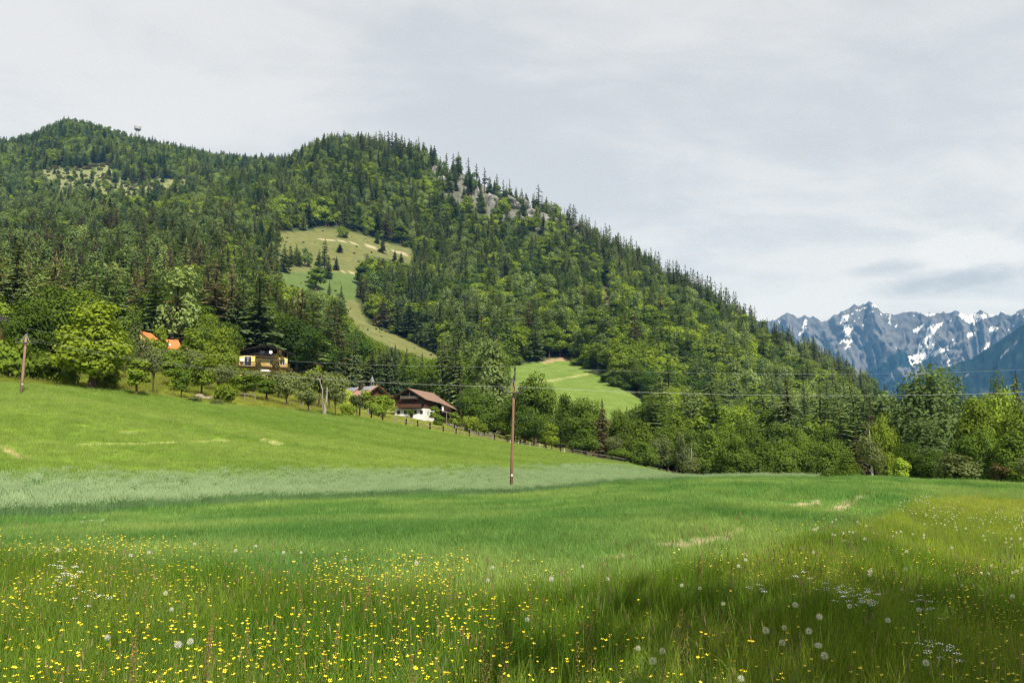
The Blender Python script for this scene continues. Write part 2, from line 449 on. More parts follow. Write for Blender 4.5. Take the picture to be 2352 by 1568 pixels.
P_BARE = [((1555, 1262), (1620, 1246), (1705, 1224), 15), ((1640, 1242), (1690, 1230), (1705, 1226), 18), ((1370, 1290), (1430, 1280), (1450, 1276), 12), ((1250, 1275), (1300, 1262), (1330, 1255), 8), ((1490, 1258), (1530, 1252), (1560, 1246), 9), ((1560, 1213), (1640, 1199), (1690, 1188), 6), ((1815, 1166), (1855, 1158), (1880, 1152), 6), ((1885, 1186), (1960, 1150), (2015, 1126), 7), ((1745, 1135), (1775, 1131), (1800, 1128), 4), ((2236, 1128), (2244, 1117), (2250, 1108), 4)]
def terrain_colours():
    X, Y, Z = _X.ravel(), _Y.ravel(), ZT.ravel()
    r_ = np.hypot(X, Y); th = np.arctan2(X, Y)
    px, py = proj(X, Y, Z)
    front = Y > 1
    f1, f2, f3, f4, f5, f6 = (feat_r(k, th) for k in range(1, 7))
    c = np.empty((len(X), 3))
    nz = fbm(X / 5, Y / 5, 4)[:, None]; nb = fbm(X / 30 + 4, Y / 30, 3)[:, None]
    def put(m, a, b):
        m = m[:, None]
        c[:] = np.where(m, np.array(a) * (1 - nz) + np.array(b) * nz, c)
    put(np.ones(len(X), bool), (0.035, 0.050, 0.018), (0.070, 0.085, 0.032))          # forest floor
    put(r_ < f1, (0.035, 0.06, 0.012), (0.075, 0.10, 0.022))                          # tall meadow
    put((r_ >= f1) & (r_ < f2), (0.045, 0.12, 0.022), (0.085, 0.19, 0.040))           # mown field
    put((r_ >= f2) & (r_ < f3), (0.10, 0.19, 0.075), (0.15, 0.25, 0.10))              # rye
    put((r_ >= f3) & (r_ < f4), (0.115, 0.205, 0.022), (0.160, 0.245, 0.036))           # upper field
    edge = np.clip((px - 1500) / 100, 0, 1)
    orchard = (r_ >= f4) & (r_ < f6 * 0.9) & (px < 1300)
    put(orchard, (0.15, 0.20, 0.022), (0.21, 0.24, 0.035))
    put(orchard & (px > 820), (0.12, 0.17, 0.030), (0.19, 0.21, 0.055))
    far = r_ > 330
    put(front & far & (r_ < 1150) & in_poly(px, py, P_PASTURE), (0.095, 0.120, 0.038), (0.160, 0.155, 0.062))
    put(front & far & (r_ < 900) & in_poly(px, py, P_GREEN), (0.078, 0.122, 0.036), (0.102, 0.145, 0.046))
    put(front & (r_ > 300) & (r_ < 640) & in_poly(px, py, P_LOWER), (0.100, 0.160, 0.032), (0.140, 0.195, 0.046))
    put(front & (r_ > 1150) & in_poly(px + 70 * (nb[:, 0] - 0.5), py + 50 * (nz[:, 0] - 0.5), P_CLEAR), (0.13, 0.155, 0.06), (0.21, 0.215, 0.10))
    put(front & far & in_poly(px + 20 * (nz[:, 0] - 0.5), py, P_CLIFF), (0.055, 0.065, 0.035), (0.20, 0.195, 0.17))
    put(front & far & in_poly(px, py, P_GULLY), (0.10, 0.09, 0.055), (0.20, 0.165, 0.11))
    put(front & far & in_poly(px, py, P_SCREE) & (nz[:, 0] > 0.5), (0.16, 0.15, 0.09), (0.26, 0.23, 0.16))
    # farm tracks and worn places
    track = [(735,549),(800,556),(850,566),(905,578),(955,588)]
    d = seg_dist(px, py, track)
    put(front & far & (r_ < 1150) & (d < 1.2), (0.32, 0.28, 0.18), (0.42, 0.37, 0.27))
    d = seg_dist(px, py, [(770,622),(815,628),(832,640)])
    put(front & far & (r_ < 1150) & (d < 1.0), (0.30, 0.29, 0.19), (0.42, 0.36, 0.24))
    d = seg_dist(px, py, [(1250,832),(1285,824),(1310,828)])
    put(front & far & (r_ < 640) & (d < 3.5), (0.24, 0.18, 0.10), (0.32, 0.25, 0.14))
    d = seg_dist(px, py, [(1232,880),(1310,866),(1385,852)])
    put(front & far & (r_ < 640) & (d < 1.6), (0.24, 0.25, 0.10), (0.28, 0.28, 0.12))
    # pale mown streaks and bare spots in the fields
    for pa, pb, pc, wd in P_BARE:
        put(front & (r_ < 112) & (seg_dist(px, py, [pa, pb, pc]) + (nz[:, 0] - .5) * wd * 2 < wd * 1.15), (0.25, 0.20, 0.12), (0.40, 0.33, 0.21))
    def worn(pts, wd, a, b, lo=0.36):
        d_ = seg_dist(px, py, pts) + (nz[:, 0] - 0.5) * wd * 2.2
        put(front & (r_ < 160) & (d_ < wd), a, b)
    worn([(0,1030),(60,1052)], 9, (0.25, 0.24, 0.08), (0.33, 0.29, 0.14))
    worn([(180,1020),(330,1019),(520,1012)], 3.0, (0.22, 0.28, 0.07), (0.33, 0.32, 0.14))
    worn([(600,1012),(640,1020)], 6, (0.24, 0.29, 0.08), (0.34, 0.32, 0.15))
    worn([(275,992),(320,996)], 4, (0.21, 0.26, 0.06), (0.28, 0.28, 0.11))
    return c

def ground_material():
    m, nt = new_mat('ground_cover')
    o = nt.nodes.new('ShaderNodeOutputMaterial')
    b = nd(nt, 'ShaderNodeBsdfDiffuse', i_Roughness=0.9)
    at_ = nd(nt, 'ShaderNodeAttribute', attribute_name='ground_col')
    g = nt.nodes.new('ShaderNodeNewGeometry')
    f = noise_n(nt, 0.9, 6, 0.7, g.outputs['Position'])
    f2 = noise_n(nt, 0.11, 4, 0.6, g.outputs['Position'])
    k = maprange(nt, f, 0.3, 0.7, 0.72, 1.28, False)
    k2 = maprange(nt, f2, 0.3, 0.7, 0.86, 1.14, False)
    kk = math_n(nt, 'MULTIPLY', k, k2)
    vm = nt.nodes.new('ShaderNodeVectorMath'); vm.operation = 'SCALE'
    nt.links.new(at_.outputs['Color'], vm.inputs[0]); nt.links.new(kk, vm.inputs['Scale'])
    nt.links.new(vm.outputs[0], b.inputs['Color'])
    bp = nd(nt, 'ShaderNodeBump'); bp.inputs['Strength'].default_value = 0.7; bp.inputs['Distance'].default_value = 0.3
    nt.links.new(noise_n(nt, 2.5, 5, 0.7, g.outputs['Position']), bp.inputs['Height'])
    nt.links.new(bp.outputs[0], b.inputs['Normal'])
    nt.links.new(b.outputs[0], o.inputs['Surface'])
    return m

M_GROUND = ground_material()
nT, nR = len(TH), len(RR)
verts = np.stack([_X.ravel(), _Y.ravel(), ZT.ravel()], 1)
ii, jj = np.meshgrid(np.arange(nT - 1), np.arange(nR - 1), indexing='ij')
a_ = (ii * nR + jj).ravel()
faces = np.stack([a_, a_ + 1, a_ + nR + 1, a_ + nR], 1)
# close the middle
cen = len(verts)
verts = np.vstack([verts, [[0, 0, 0.0]]])
cols = np.vstack([terrain_colours(), [[0.05, 0.08, 0.018]]])
tri_mid = np.stack([np.full(nT - 1, cen), np.arange(nT - 1) * nR, (np.arange(nT - 1) + 1) * nR, (np.arange(nT - 1) + 1) * nR], 1)
me = np_mesh('ground', verts, faces[:, ::-1], M_GROUND, True, cols)
ground = link('ground', me)
tag(ground, 'sloping ground of meadow, fields and wooded hillside', kind='structure')

# ------------------------------------------------------------------ snowy mountains
MTN = [(1500,760),(1640,745),(1770,732),(1790,728),(1815,721),(1838,732),(1858,722),(1878,730),(1895,737),(1925,727),(1945,718),(1975,705),(2005,695),(2020,700),(2040,718),(2058,722),(2085,716),(2120,717),(2140,724),(2165,716),(2200,713),(2228,720),(2245,722),(2270,712),(2290,723),(2315,715),(2335,722),(2352,712),(2400,700),(2480,725),(2560,705),(2700,735),(2850,760)]
SPUR = [(1850,1040),(1990,985),(2060,912),(2110,868),(2160,846),(2205,833),(2240,822),(2290,790),(2352,752),(2430,705),(2560,670),(2700,700),(2850,760)]
def seg_interp(pts, x):
    p = np.array(pts, float); return np.interp(x, p[:, 0], p[:, 1])

def mountain(name, outline, r_base, r_top, nu, nv, x0, x1, rough, colour_fn, mat, jag):
    xs = np.linspace(x0, x1, nu)
    ytop = seg_interp(outline, xs)
    ytop = ytop - jag * (ridged(xs / 34 + 3.3, xs * 0 + 1.7, 3) - 0.45)
    th = np.array([azim(x, 900) for x in xs])
    v = np.linspace(0, 1, nv)
    TT, V = np.meshgrid(th, v, indexing='ij')
    XS = np.repeat(xs[:, None], nv, 1)
    rr = r_base + (r_top - r_base) * V
    ztop = (slope_at(th, ytop) * r_top)[:, None]
    zb = -60.0
    prof = np.where(V < 0.45, 0.62 * V, 0.279 + (V - 0.45) / 0.55 * 0.721)
    Z = zb + (ztop - zb) * prof
    wx_ = 80 * (fbm(XS / 60 + 5, V * 3 + 2, 4) - .5); wv_ = .5 * (fbm(XS / 50 + 15, V * 3 + 8, 4) - .5)
    XS0, V0 = XS, V
    XS = XS + wx_ + V * 26; V = V + wv_
    g1 = ridged(XS / 105 + V * 0.9, V * 2.5 + 4.2, 6)
    g2 = ridged(XS / 30 + V * 1.0 + 9, V * 3.0 + 1.2, 5)
    XS, V = XS0, V0
    strata = np.abs(((V * 17 + XS / 160 + 1.2 * fbm(XS / 40, V * 4, 3)) % 1) - .5) * 2
    disp = ((g1 - 0.42) * 1.0 + (g2 - 0.42) * 0.35 + (strata - .5) * 0.07)
    fade = np.sin(np.clip(V, 0, 1) * math.pi * 0.97 + 0.03) ** 0.6
    rr = rr - disp * rough * fade
    Z = Z + (g2 - 0.45) * rough * 0.16 * fade
    # far side falls away behind the crest
    X = np.sin(TT) * rr; Y = np.cos(TT) * rr
    bx = np.sin(th) * (r_top + 900); by = np.cos(th) * (r_top + 900)
    X = np.hstack([X, bx[:, None]]); Y = np.hstack([Y, by[:, None]]); Z = np.hstack([Z, np.full((nu, 1), -60.0)])
    vv = np.stack([X.ravel(), Y.ravel(), Z.ravel() + EYE], 1)
    n2 = nv + 1
    i_, j_ = np.meshgrid(np.arange(nu - 1), np.arange(n2 - 1), indexing='ij')
    a = (i_ * n2 + j_).ravel()
    fs = np.stack([a, a + n2, a + n2 + 1, a + 1], 1)
    px, py = proj(vv[:, 0], vv[:, 1], vv[:, 2])
    dd = np.hstack([disp, disp[:, -1:]]).ravel()
    cols = colour_fn(px, py, vv, dd)
    me = np_mesh(name, vv, fs, mat, False, cols)
    o = link(name, me)
    return o

SNOW = [  # gullies and ledges that still hold snow, outlines as seen from the meadow
 [(1925,742),(1948,735),(1952,722),(1935,728),(1928,740),(1935,752),(1940,770),(1952,772),(1962,755),(1955,745)],
 [(1926,790),(1945,776),(1958,780),(1950,796),(1944,802),(1946,788)],
 [(1842,752),(1850,728),(1853,728),(1850,758),(1836,772)],
 [(2205,718),(2245,722),(2300,722),(2252,733),(2232,748),(2215,735),(2200,722)],
 [(2118,717),(2150,721),(2138,729)],
 [(2040,720),(2047,722),(2046,746),(2040,742)],
 [(2093,760),(2122,742),(2118,752),(2104,766)],
 [(2135,748),(2168,742),(2140,770),(2148,790),(2138,812),(2120,830),(2095,838),(2082,820),(2108,812),(2112,790),(2126,772)],
 [(2140,812),(2155,802),(2190,788),(2195,792),(2160,810),(2145,820)],
 [(2172,832),(2188,820),(2180,834),(2190,846),(2192,860),(2172,880),(2182,852)],
 [(2225,766),(2238,762),(2236,772),(2222,776)],
 [(2275,750),(2296,752),(2290,760),(2274,762)],
 [(2255,800),(2280,780),(2272,796),(2250,812)],
 [(2005,700),(2018,696),(2018,706),(2008,706)],
 [(1975,712),(1992,704),(1990,708),(1975,716)],
 [(2300,716),(2320,712),(2340,722),(2325,720)],
]
WOODS_FAR = [
 [(1990,905),(2005,850),(2035,828),(2062,800),(2085,812),(2120,838),(2102,846),(2070,842),(2040,860)],
 [(2130,868),(2165,845),(2180,868),(2160,892),(2130,888)],
 [(2050,880),(2110,872),(2160,890),(2160,940),(2040,940)],
 [(2120,832),(2140,818),(2150,840),(2128,850)],
]
def far_colours(px, py, vv, dd):
    n = fbm(px / 14, py / 14, 4); n2 = fbm(px / 5 + 9, py / 5, 3)
    c = np.empty((len(px), 3))
    c[:] = np.array((0.100, 0.104, 0.112)); c += (n2[:, None] - 0.5) * 0.07
    jx = px + (n - 0.5) * 26; jy = py + (n2 - 0.5) * 18
    lowwood = (py > 875 + 60 * (n - 0.5)) & (n2 > 0.36)
    for p in WOODS_FAR: lowwood |= in_poly(jx, jy, p)
    c[lowwood] = (0.010, 0.022, 0.016)
    scree = (py > 800) & ~lowwood & (n > 0.5)
    c[scree] = (0.105, 0.11, 0.115)
    jx = px + (n2 - 0.5) * 9; jy = py + (n - 0.5) * 7
    sn = np.zeros(len(px), bool)
    for p in SNOW: sn |= in_poly(jx, jy, p)
    hi = (py < 742) & (fbm(px / 7 + 40, py / 5, 4) > 0.80)
    hi |= (py < 830) & (fbm(px / 6 + 80, py / 11 + 3, 4) > 0.83)
    c[(sn & (fbm(px / 4 + 60, py / 6, 3) > 0.40)) | hi] = (0.80, 0.83, 0.86)
    return np.clip(c, 0.004, 1)

def spur_colours(px, py, vv, dd):
    n = fbm(px / 20, py / 20, 4)
    c = np.empty((len(px), 3)); c[:] = (0.009, 0.020, 0.017)
    c += (fbm(px / 3, py / 3, 3)[:, None] - 0.5) * 0.014
    d = np.minimum(seg_dist(px, py, [(2300,818),(2325,795),(2352,772)]), seg_dist(px, py, [(2180,882),(2205,868),(2230,858)]) + 1)
    c[(d < 2.2 + 3 * (n - 0.5))] = (0.20, 0.20, 0.20)
    p = (n > 0.62)
    c[p] = (0.03, 0.045, 0.035)
    return np.clip(c, 0.003, 1)

def rock_material():
    m, nt = new_mat('mountain_rock')
    o = nt.nodes.new('ShaderNodeOutputMaterial')
    b = nd(nt, 'ShaderNodeBsdfDiffuse', i_Roughness=1.0)
    at_ = nd(nt, 'ShaderNodeAttribute', attribute_name='ground_col')
    g = nt.nodes.new('ShaderNodeNewGeometry')
    mp_ = nd(nt, 'ShaderNodeMapping'); mp_.inputs['Scale'].default_value = (1, 1, 0.35)
    nt.links.new(g.outputs['Position'], mp_.inputs[0])
    f = noise_n(nt, 0.02, 6, 0.7, mp_.outputs[0])
    k = maprange(nt, f, 0.3, 0.7, 0.75, 1.25, False)
    vm = nt.nodes.new('ShaderNodeVectorMath'); vm.operation = 'SCALE'
    nt.links.new(at_.outputs['Color'], vm.inputs[0]); nt.links.new(k, vm.inputs['Scale'])
    nt.links.new(vm.outputs[0], b.inputs['Color'])
    nt.links.new(b.outputs[0], o.inputs['Surface'])
    return m
M_ROCK = rock_material()
mt = mountain('mountains', MTN, 5600, 7600, 520, 190, 1450, 2860, 620, far_colours, M_ROCK, 13)
tag(mt, 'distant bluish rocky mountains with gullies of snow', kind='structure')
sp_ = mountain('wooded_mountain_spur', SPUR, 4200, 5200, 240, 70, 1850, 2860, 200, spur_colours, M_ROCK, 3)
tag(sp_, 'dark blue wooded mountain spur falling from the right in front of the snowy peaks', kind='structure')

# ------------------------------------------------------------------ haze
HAZE = 4.8e-5
m, nt = new_mat('haze_air')
o_ = nt.nodes.new('ShaderNodeOutputMaterial')
pv = nt.nodes.new('ShaderNodeVolumePrincipled')
pv.inputs['Color'].default_value = (0.16, 0.48, 1.0, 1)
pv.inputs['Density'].default_value = HAZE
pv.inputs['Absorption Color'].default_value = (1, 1, 1, 1)
pv.inputs['Anisotropy'].default_value = 0.0
nt.links.new(pv.outputs[0], o_.inputs['Volume'])
hz = MB().box(-9500, -3200, -160, 9500, 9500, 1700).build('haze', m)
tag(hz, 'thin bluish haze in the valley air', kind='stuff')
# ------------------------------------------------------------------ plant materials
def plant_mat(name, ca, cb, trans=0.35, var=0.22, spot=None, rough=0.7):
    """ca -> cb by the plant's own tint (0..1), varied from plant to plant and from leaf spray to leaf spray"""
    m, nt = new_mat(name)
    o = nt.nodes.new('ShaderNodeOutputMaterial')
    a = nd(nt, 'ShaderNodeAttribute', attribute_name='tint'); a.attribute_type = 'INSTANCER'
    oi = nt.nodes.new('ShaderNodeObjectInfo')
    g = nt.nodes.new('ShaderNodeNewGeometry')
    c = mixc(nt, a.outputs['Fac'], ca, cb)
    f = noise_n(nt, 0.9 if spot is None else spot, 4, 0.7, g.outputs['Position'])
    k1 = maprange(nt, f, 0.25, 0.75, 1 - var, 1 + var, False)
    k2 = maprange(nt, oi.outputs['Random'], 0, 1, 1 - var * 0.7, 1 + var * 0.7, False)
    kk = math_n(nt, 'MULTIPLY', k1, k2)
    vm = nt.nodes.new('ShaderNodeVectorMath'); vm.operation = 'SCALE'
    nt.links.new(c, vm.inputs[0]); nt.links.new(kk, vm.inputs['Scale'])
    d = nd(nt, 'ShaderNodeBsdfDiffuse'); t = nd(nt, 'ShaderNodeBsdfTranslucent')
    nt.links.new(vm.outputs[0], d.inputs['Color'])
    wt = mixc(nt, 1.0, vm.outputs[0], (1.15, 1.1, 0.55), 'MULTIPLY')
    nt.links.new(wt, t.inputs['Color'])
    mx = nd(nt, 'ShaderNodeMixShader'); mx.inputs[0].default_value = trans
    nt.links.new(d.outputs[0], mx.inputs[1]); nt.links.new(t.outputs[0], mx.inputs[2])
    nt.links.new(mx.outputs[0], o.inputs['Surface'])
    return m

def plain_mat(name, ca, cb=None, scale=4.0, rough=0.8, spec=0.2, metallic=0.0, stretch=(1, 1, 1), bump=0.0, obj=True):
    m, nt = new_mat(name)
    o = nt.nodes.new('ShaderNodeOutputMaterial')
    b = nd(nt, 'ShaderNodeBsdfPrincipled')
    b.inputs['Roughness'].default_value = rough
    b.inputs['Metallic'].default_value = metallic
    b.inputs['Specular IOR Level'].default_value = spec
    t = nt.nodes.new('ShaderNodeTexCoord'); mp_ = nd(nt, 'ShaderNodeMapping')
    mp_.inputs['Scale'].default_value = stretch
    nt.links.new(t.outputs['Object'], mp_.inputs[0])
    f = noise_n(nt, scale, 5, 0.65, mp_.outputs[0])
    nt.links.new(mixc(nt, maprange(nt, f, 0.3, 0.7), ca, cb or tuple(x * 0.75 for x in ca)), b.inputs['Base Color'])
    if bump:
        bp = nd(nt, 'ShaderNodeBump'); bp.inputs['Strength'].default_value = bump; bp.inputs['Distance'].default_value = 0.05
        nt.links.new(f, bp.inputs['Height']); nt.links.new(bp.outputs[0], b.inputs['Normal'])
    nt.links.new(b.outputs[0], o.inputs['Surface'])
    return m

M_SPRUCE = plant_mat('spruce_needles', (0.055, 0.090, 0.034), (0.225, 0.270, 0.098), 0.34, 0.34, 0.5)
M_LARCH = plant_mat('larch_needles', (0.088, 0.138, 0.046), (0.240, 0.315, 0.098), 0.36, 0.28, 0.5)
M_DRY = plant_mat('dry_needles', (0.085, 0.072, 0.032), (0.160, 0.140, 0.060), 0.25, 0.24, 0.5)
M_LEAF = plant_mat('broad_leaves', (0.060, 0.110, 0.020), (0.265, 0.350, 0.038), 0.36, 0.3, 0.8)
M_LEAFG = plant_mat('grey_green_leaves', (0.085, 0.115, 0.038), (0.215, 0.255, 0.090), 0.34, 0.24, 0.9)
M_COPPER = plant_mat('copper_leaves', (0.075, 0.060, 0.026), (0.135, 0.110, 0.046), 0.3, 0.25, 0.9)
M_BARK = plain_mat('bark', (0.10, 0.075, 0.05), (0.05, 0.038, 0.028), 3, 0.95, 0.05, stretch=(1, 1, .3))
M_BARKP = plain_mat('pale_bark', (0.30, 0.28, 0.24), (0.16, 0.14, 0.12), 4, 0.9, 0.05, stretch=(1, 1, .4))
M_BIRCH = plain_mat('birch_bark', (0.55, 0.54, 0.50), (0.22, 0.21, 0.19), 5, 0.8, 0.1, stretch=(.4, .4, 1.6))

# ------------------------------------------------------------------ tree builders (nominal size in metres, base at the origin)
def quads_mesh(name, P, mat):
    """P: (N,4,3) free quads"""
    n = len(P)
    return np_mesh(name, P.reshape(-1, 3), np.arange(4 * n).reshape(n, 4), mat)

def tri_mesh(name, P, mat):
    n = len(P)
    return np_mesh(name, P.reshape(-1, 3), np.arange(3 * n).reshape(n, 3), mat)

def conifer_crown(name, seed, hgt, rad, levels, per, droop, mat, bare=0.10, ragged=0.4, gaps=0.10, wid=0.15, power=0.7):
    g = np.random.default_rng(seed)
    T = []
    for k in range(levels):
        t = (k + g.uniform(-.3, .3)) / levels
        z = hgt * (bare + (1 - bare) * t)
        R_ = rad * max(0.03, (1 - max(t, 0)) ** power) * g.uniform(1 - ragged, 1 + ragged * 0.5)
        n = max(4, int(per * (0.55 + 0.45 * (1 - t))))
        a0 = g.uniform(0, 6.28)
        for b in range(n):
            if g.random() < gaps: continue
            a = a0 + 6.283 * b / n + g.uniform(-.25, .25)
            L = R_ * g.uniform(0.65, 1.12)
            ca, sa = math.cos(a), math.sin(a)
            up0 = 0.12 * (t - 0.3)
            zz = z + g.uniform(-.3, .3) * hgt / levels
            def pt(s, off, dz=0.0):
                return (ca * L * s - sa * off, sa * L * s + ca * off, zz + L * (up0 * s - droop * s * s) + dz)
            ww = wid * L * g.uniform(0.8, 1.25) + 0.12
            # sprays to both sides along the branch, hanging a little
            for s0, s1, w_ in ((0.05, 0.5, 0.8), (0.3, 0.78, 1.0), (0.55, 1.0, 0.7)):
                for sd in (-1, 1):
                    j = g.uniform(0.7, 1.3)
                    T.append((pt(s0, 0), pt(s1, 0, 0.03 * L), pt((s0 + s1) * .5 + .16, sd * ww * w_ * j, -droop * L * g.uniform(.1, .5) - 0.06)))
            T.append((pt(0.35, 0), pt(1.0, 0), pt(0.75, g.uniform(-.1, .1) * ww, -ww * g.uniform(.5, 1.1))))
    for q in range(5):
        a = q * 1.2566; w_ = rad * 0.07
        T.append(((math.cos(a) * w_, math.sin(a) * w_, hgt * 0.93), (math.cos(a + 2) * w_, math.sin(a + 2) * w_, hgt * 0.93), (0, 0, hgt * 1.02)))
    return tri_mesh(name, np.array(T), mat)

def leaf_cloud(name, seed, mat, hgt, rad, base, lobes, per, leaf, shape=1.0, spread=0.62, flat=0.8, droop=0.0):
    """leaf sprays spread through and over rounded lobes of the crown"""
    g = np.random.default_rng(seed)
    P = []
    cz = (hgt + base) / 2; hz_ = (hgt - base) / 2
    cs = []
    tries = 0
    while len(cs) < lobes and tries < 5000:
        tries += 1
        p = g.uniform(-1, 1, 3)
        if np.linalg.norm(p) > 1: continue
        zt = (p[2] + 1) / 2
        lim = (1 - abs(2 * zt - 1 + 0.15) ** 2.2) ** 0.5 if shape >= 1 else (1.05 - zt) ** 0.75 * min(1, 0.45 + zt * 3.0)
        if math.hypot(p[0], p[1]) > lim * 0.9 + 0.05: continue
        if math.hypot(p[0], p[1], p[2]) < 0.35: continue
        q = np.array([p[0] * rad * 0.74, p[1] * rad * 0.74, cz + p[2] * hz_ * 0.80])
        if all(np.linalg.norm(q - c) > rad * 0.27 for c, _ in cs) or tries > 3000:
            cs.append((q, rad * g.uniform(0.26, 0.46)))
    centre = np.array([0, 0, cz - hz_ * 0.2])
    for c, lr in cs:
        n = int(per * (lr / (rad * .36)) ** 2)
        d = g.normal(size=(n, 3)); d /= np.linalg.norm(d, axis=1)[:, None]
        rr_ = lr * (1 - g.random(n) ** 2 * 0.55) * g.uniform(.85, 1.18, n)
        pos = c + d * rr_[:, None] * np.array([1, 1, flat])
        pos[:, 2] -= droop * rr_ * g.random(n)
        out_ = (c - centre); out_ = out_ / (np.linalg.norm(out_) + 1e-6)
        nor = d * 0.75 + out_ * 0.4 + np.array([0, 0, 0.25]) + g.normal(size=(n, 3)) * 0.32
        nor /= np.linalg.norm(nor, axis=1)[:, None]
        ref = g.normal(size=(n, 3))
        u = np.cross(nor, ref); u /= np.linalg.norm(u, axis=1)[:, None]
        v = np.cross(nor, u)
        sz = leaf * g.uniform(0.6, 1.35, n)[:, None]
        q = np.stack([pos - u * sz * 0.5, pos + v * sz * 0.36 + nor * sz * 0.08, pos + u * sz * 0.5, pos - v * sz * 0.36 - nor * sz * 0.10], 1)
        P.append(q)
    return quads_mesh(name, np.concatenate(P), mat), cs

def trunk_mesh(name, hgt, r0, mat, cs=None, seed=0, lean=0.03, fork=0.3, nlimb=7, top=0.8):
    g = np.random.default_rng(seed)
    mb = MB()
    n = 5
    pts = [(g.uniform(-1, 1) * lean * hgt * (i / n), g.uniform(-1, 1) * lean * hgt * (i / n), hgt * top * i / n) for i in range(n + 1)]
    pts[0] = (0, 0, -0.6)
    rad = [r0 * 1.25] + [r0 * (1 - 0.85 * i / n) + 0.02 for i in range(1, n + 1)]
    mb.tube(pts, rad, 6)
    if cs:
        for c, lr in cs[:nlimb]:
            zb = min(max(hgt * fork * g.uniform(0.75, 1.3), 0.15 * hgt), c[2] * 0.85)
            p0 = (0, 0, zb); p1 = (c[0] * 0.5, c[1] * 0.5, zb + (c[2] - zb) * 0.62)
            mb.tube([p0, p1, tuple(c)], [r0 * 0.42, r0 * 0.24, r0 * 0.07], 5)
    return mb.mesh(name, mat)

PROTO = {}   # kind -> list of (crown mesh, trunk mesh, nominal height, nominal width)
def add_kind(kind, crown, trunk, h, w_):
    """a kind of tree, with its real height and width measured from the crown"""
    v = np.empty(len(crown.vertices) * 3, np.float32); crown.vertices.foreach_get('co', v); v = v.reshape(-1, 3)
    PROTO.setdefault(kind, []).append((crown, trunk, float(np.percentile(v[:, 2], 99.7)), float(2 * np.percentile(np.hypot(v[:, 0], v[:, 1]), 96))))
for s in range(4):
    c = conifer_crown('spruce_crown', 100 + s, 22, (3.1, 2.7, 3.4, 2.5)[s], 36, 11, 0.40, M_SPRUCE, bare=(.08, .16, .06, .22)[s])
    add_kind('spruce', c, trunk_mesh('spruce_trunk', 22, 0.24, M_BARK, top=.95, lean=.005), 22, (6.2, 5.4, 6.8, 5.)[s])
for s in range(3):
    c = conifer_crown('larch_crown', 140 + s, 22, (3.3, 2.9, 3.7)[s], 26, 10, 0.22, M_LARCH, bare=(.14, .22, .1)[s], ragged=.45, gaps=.12, wid=.26, power=0.5)
    add_kind('larch', c, trunk_mesh('larch_trunk', 22, 0.22, M_BARK, top=.93, lean=.012), 22, (6.4, 5.8, 7.2)[s])
for s in range(2):
    c = conifer_crown('dry_crown', 180 + s, 22, (2.9, 2.6)[s], 24, 9, 0.40, M_DRY, bare=(.1, .16)[s], ragged=.4, gaps=.16)
    add_kind('dry', c, trunk_mesh('dry_trunk', 22, 0.22, M_BARK, top=.95, lean=.006), 22, (5.8, 5.2)[s])
for s in range(2):   # thin old conifers of the skyline, bare below
    c = conifer_crown('ragged_crown', 200 + s, 22, (2.3, 2.0)[s], 17, 7, 0.30, M_SPRUCE, bare=(.32, .42)[s], ragged=.6, gaps=.3, wid=.28, power=.45)
    add_kind('ragged', c, trunk_mesh('ragged_trunk', 22, 0.20, M_BARK, top=.97, lean=.008), 22, (4.4, 4.)[s])
for s in range(1):   # rounder, softer larches
    c, cs = leaf_cloud('larch_crown', 160 + s, M_LARCH, 22, (4.2, 3.6, 4.6)[s], 3.0, (24, 17, 22)[s], 150, .58, shape=.5, flat=.8, droop=1.2)
    add_kind('larch', c, trunk_mesh('larch_trunk', 22, 0.22, M_BARK, top=.7, lean=.012), 22, (8., 7., 8.8)[s])
for s in range(4):
    h, r_ = ((16, 5.4), (16, 4.6), (16, 5.8), (16, 4.0))[s]
    c, cs = leaf_cloud('broadleaf_crown', 300 + s, M_LEAF, h, r_, h * .12, (17, 15, 19, 13)[s], 120, 0.78, shape=(1, 1, 1, .5)[s])
    add_kind('broadleaf', c, trunk_mesh('broadleaf_trunk', h, .30, M_BARK, cs, s), h, 2 * r_)

for s in range(3):
    h, r_ = ((14, 5.2), (14, 4.6), (14, 5.6))[s]
    c, cs = leaf_cloud('big_crown', 400 + s, M_LEAF, h, r_, h * .10, (26, 22, 28)[s], 320, 0.45, shape=(1, .5, 1)[s])
    add_kind('big', c, trunk_mesh('big_trunk', h, .38, M_BARK, cs, 40 + s, fork=.22, nlimb=9), h, 2 * r_)

def pick(kind, v): return PROTO[kind][v % len(PROTO[kind])]

NAME = {'spruce': 'spruce_tree', 'larch': 'larch_tree', 'dry': 'brown_conifer', 'ragged': 'ragged_spruce', 'broadleaf': 'broadleaf_tree', 'big': 'broadleaf_tree'}
def plant_tree(kind, v, pos, h, w_, rotz, tint, label, group, name=None, cat='tree', parts=True, proto=None, lean=(0, 0)):
    crown, trunk, nh, nw = proto or pick(kind, v)
    root = thing(name or NAME[kind], label, cat, pos, rotz, group)
    root.rotation_euler = (lean[0], lean[1], rotz)
    root.scale = (w_ / nw, w_ / nw, h / nh)
    a = link('crown', crown, root); a['tint'] = float(tint)
    if trunk is not None: link('trunk', trunk, root)
    return root

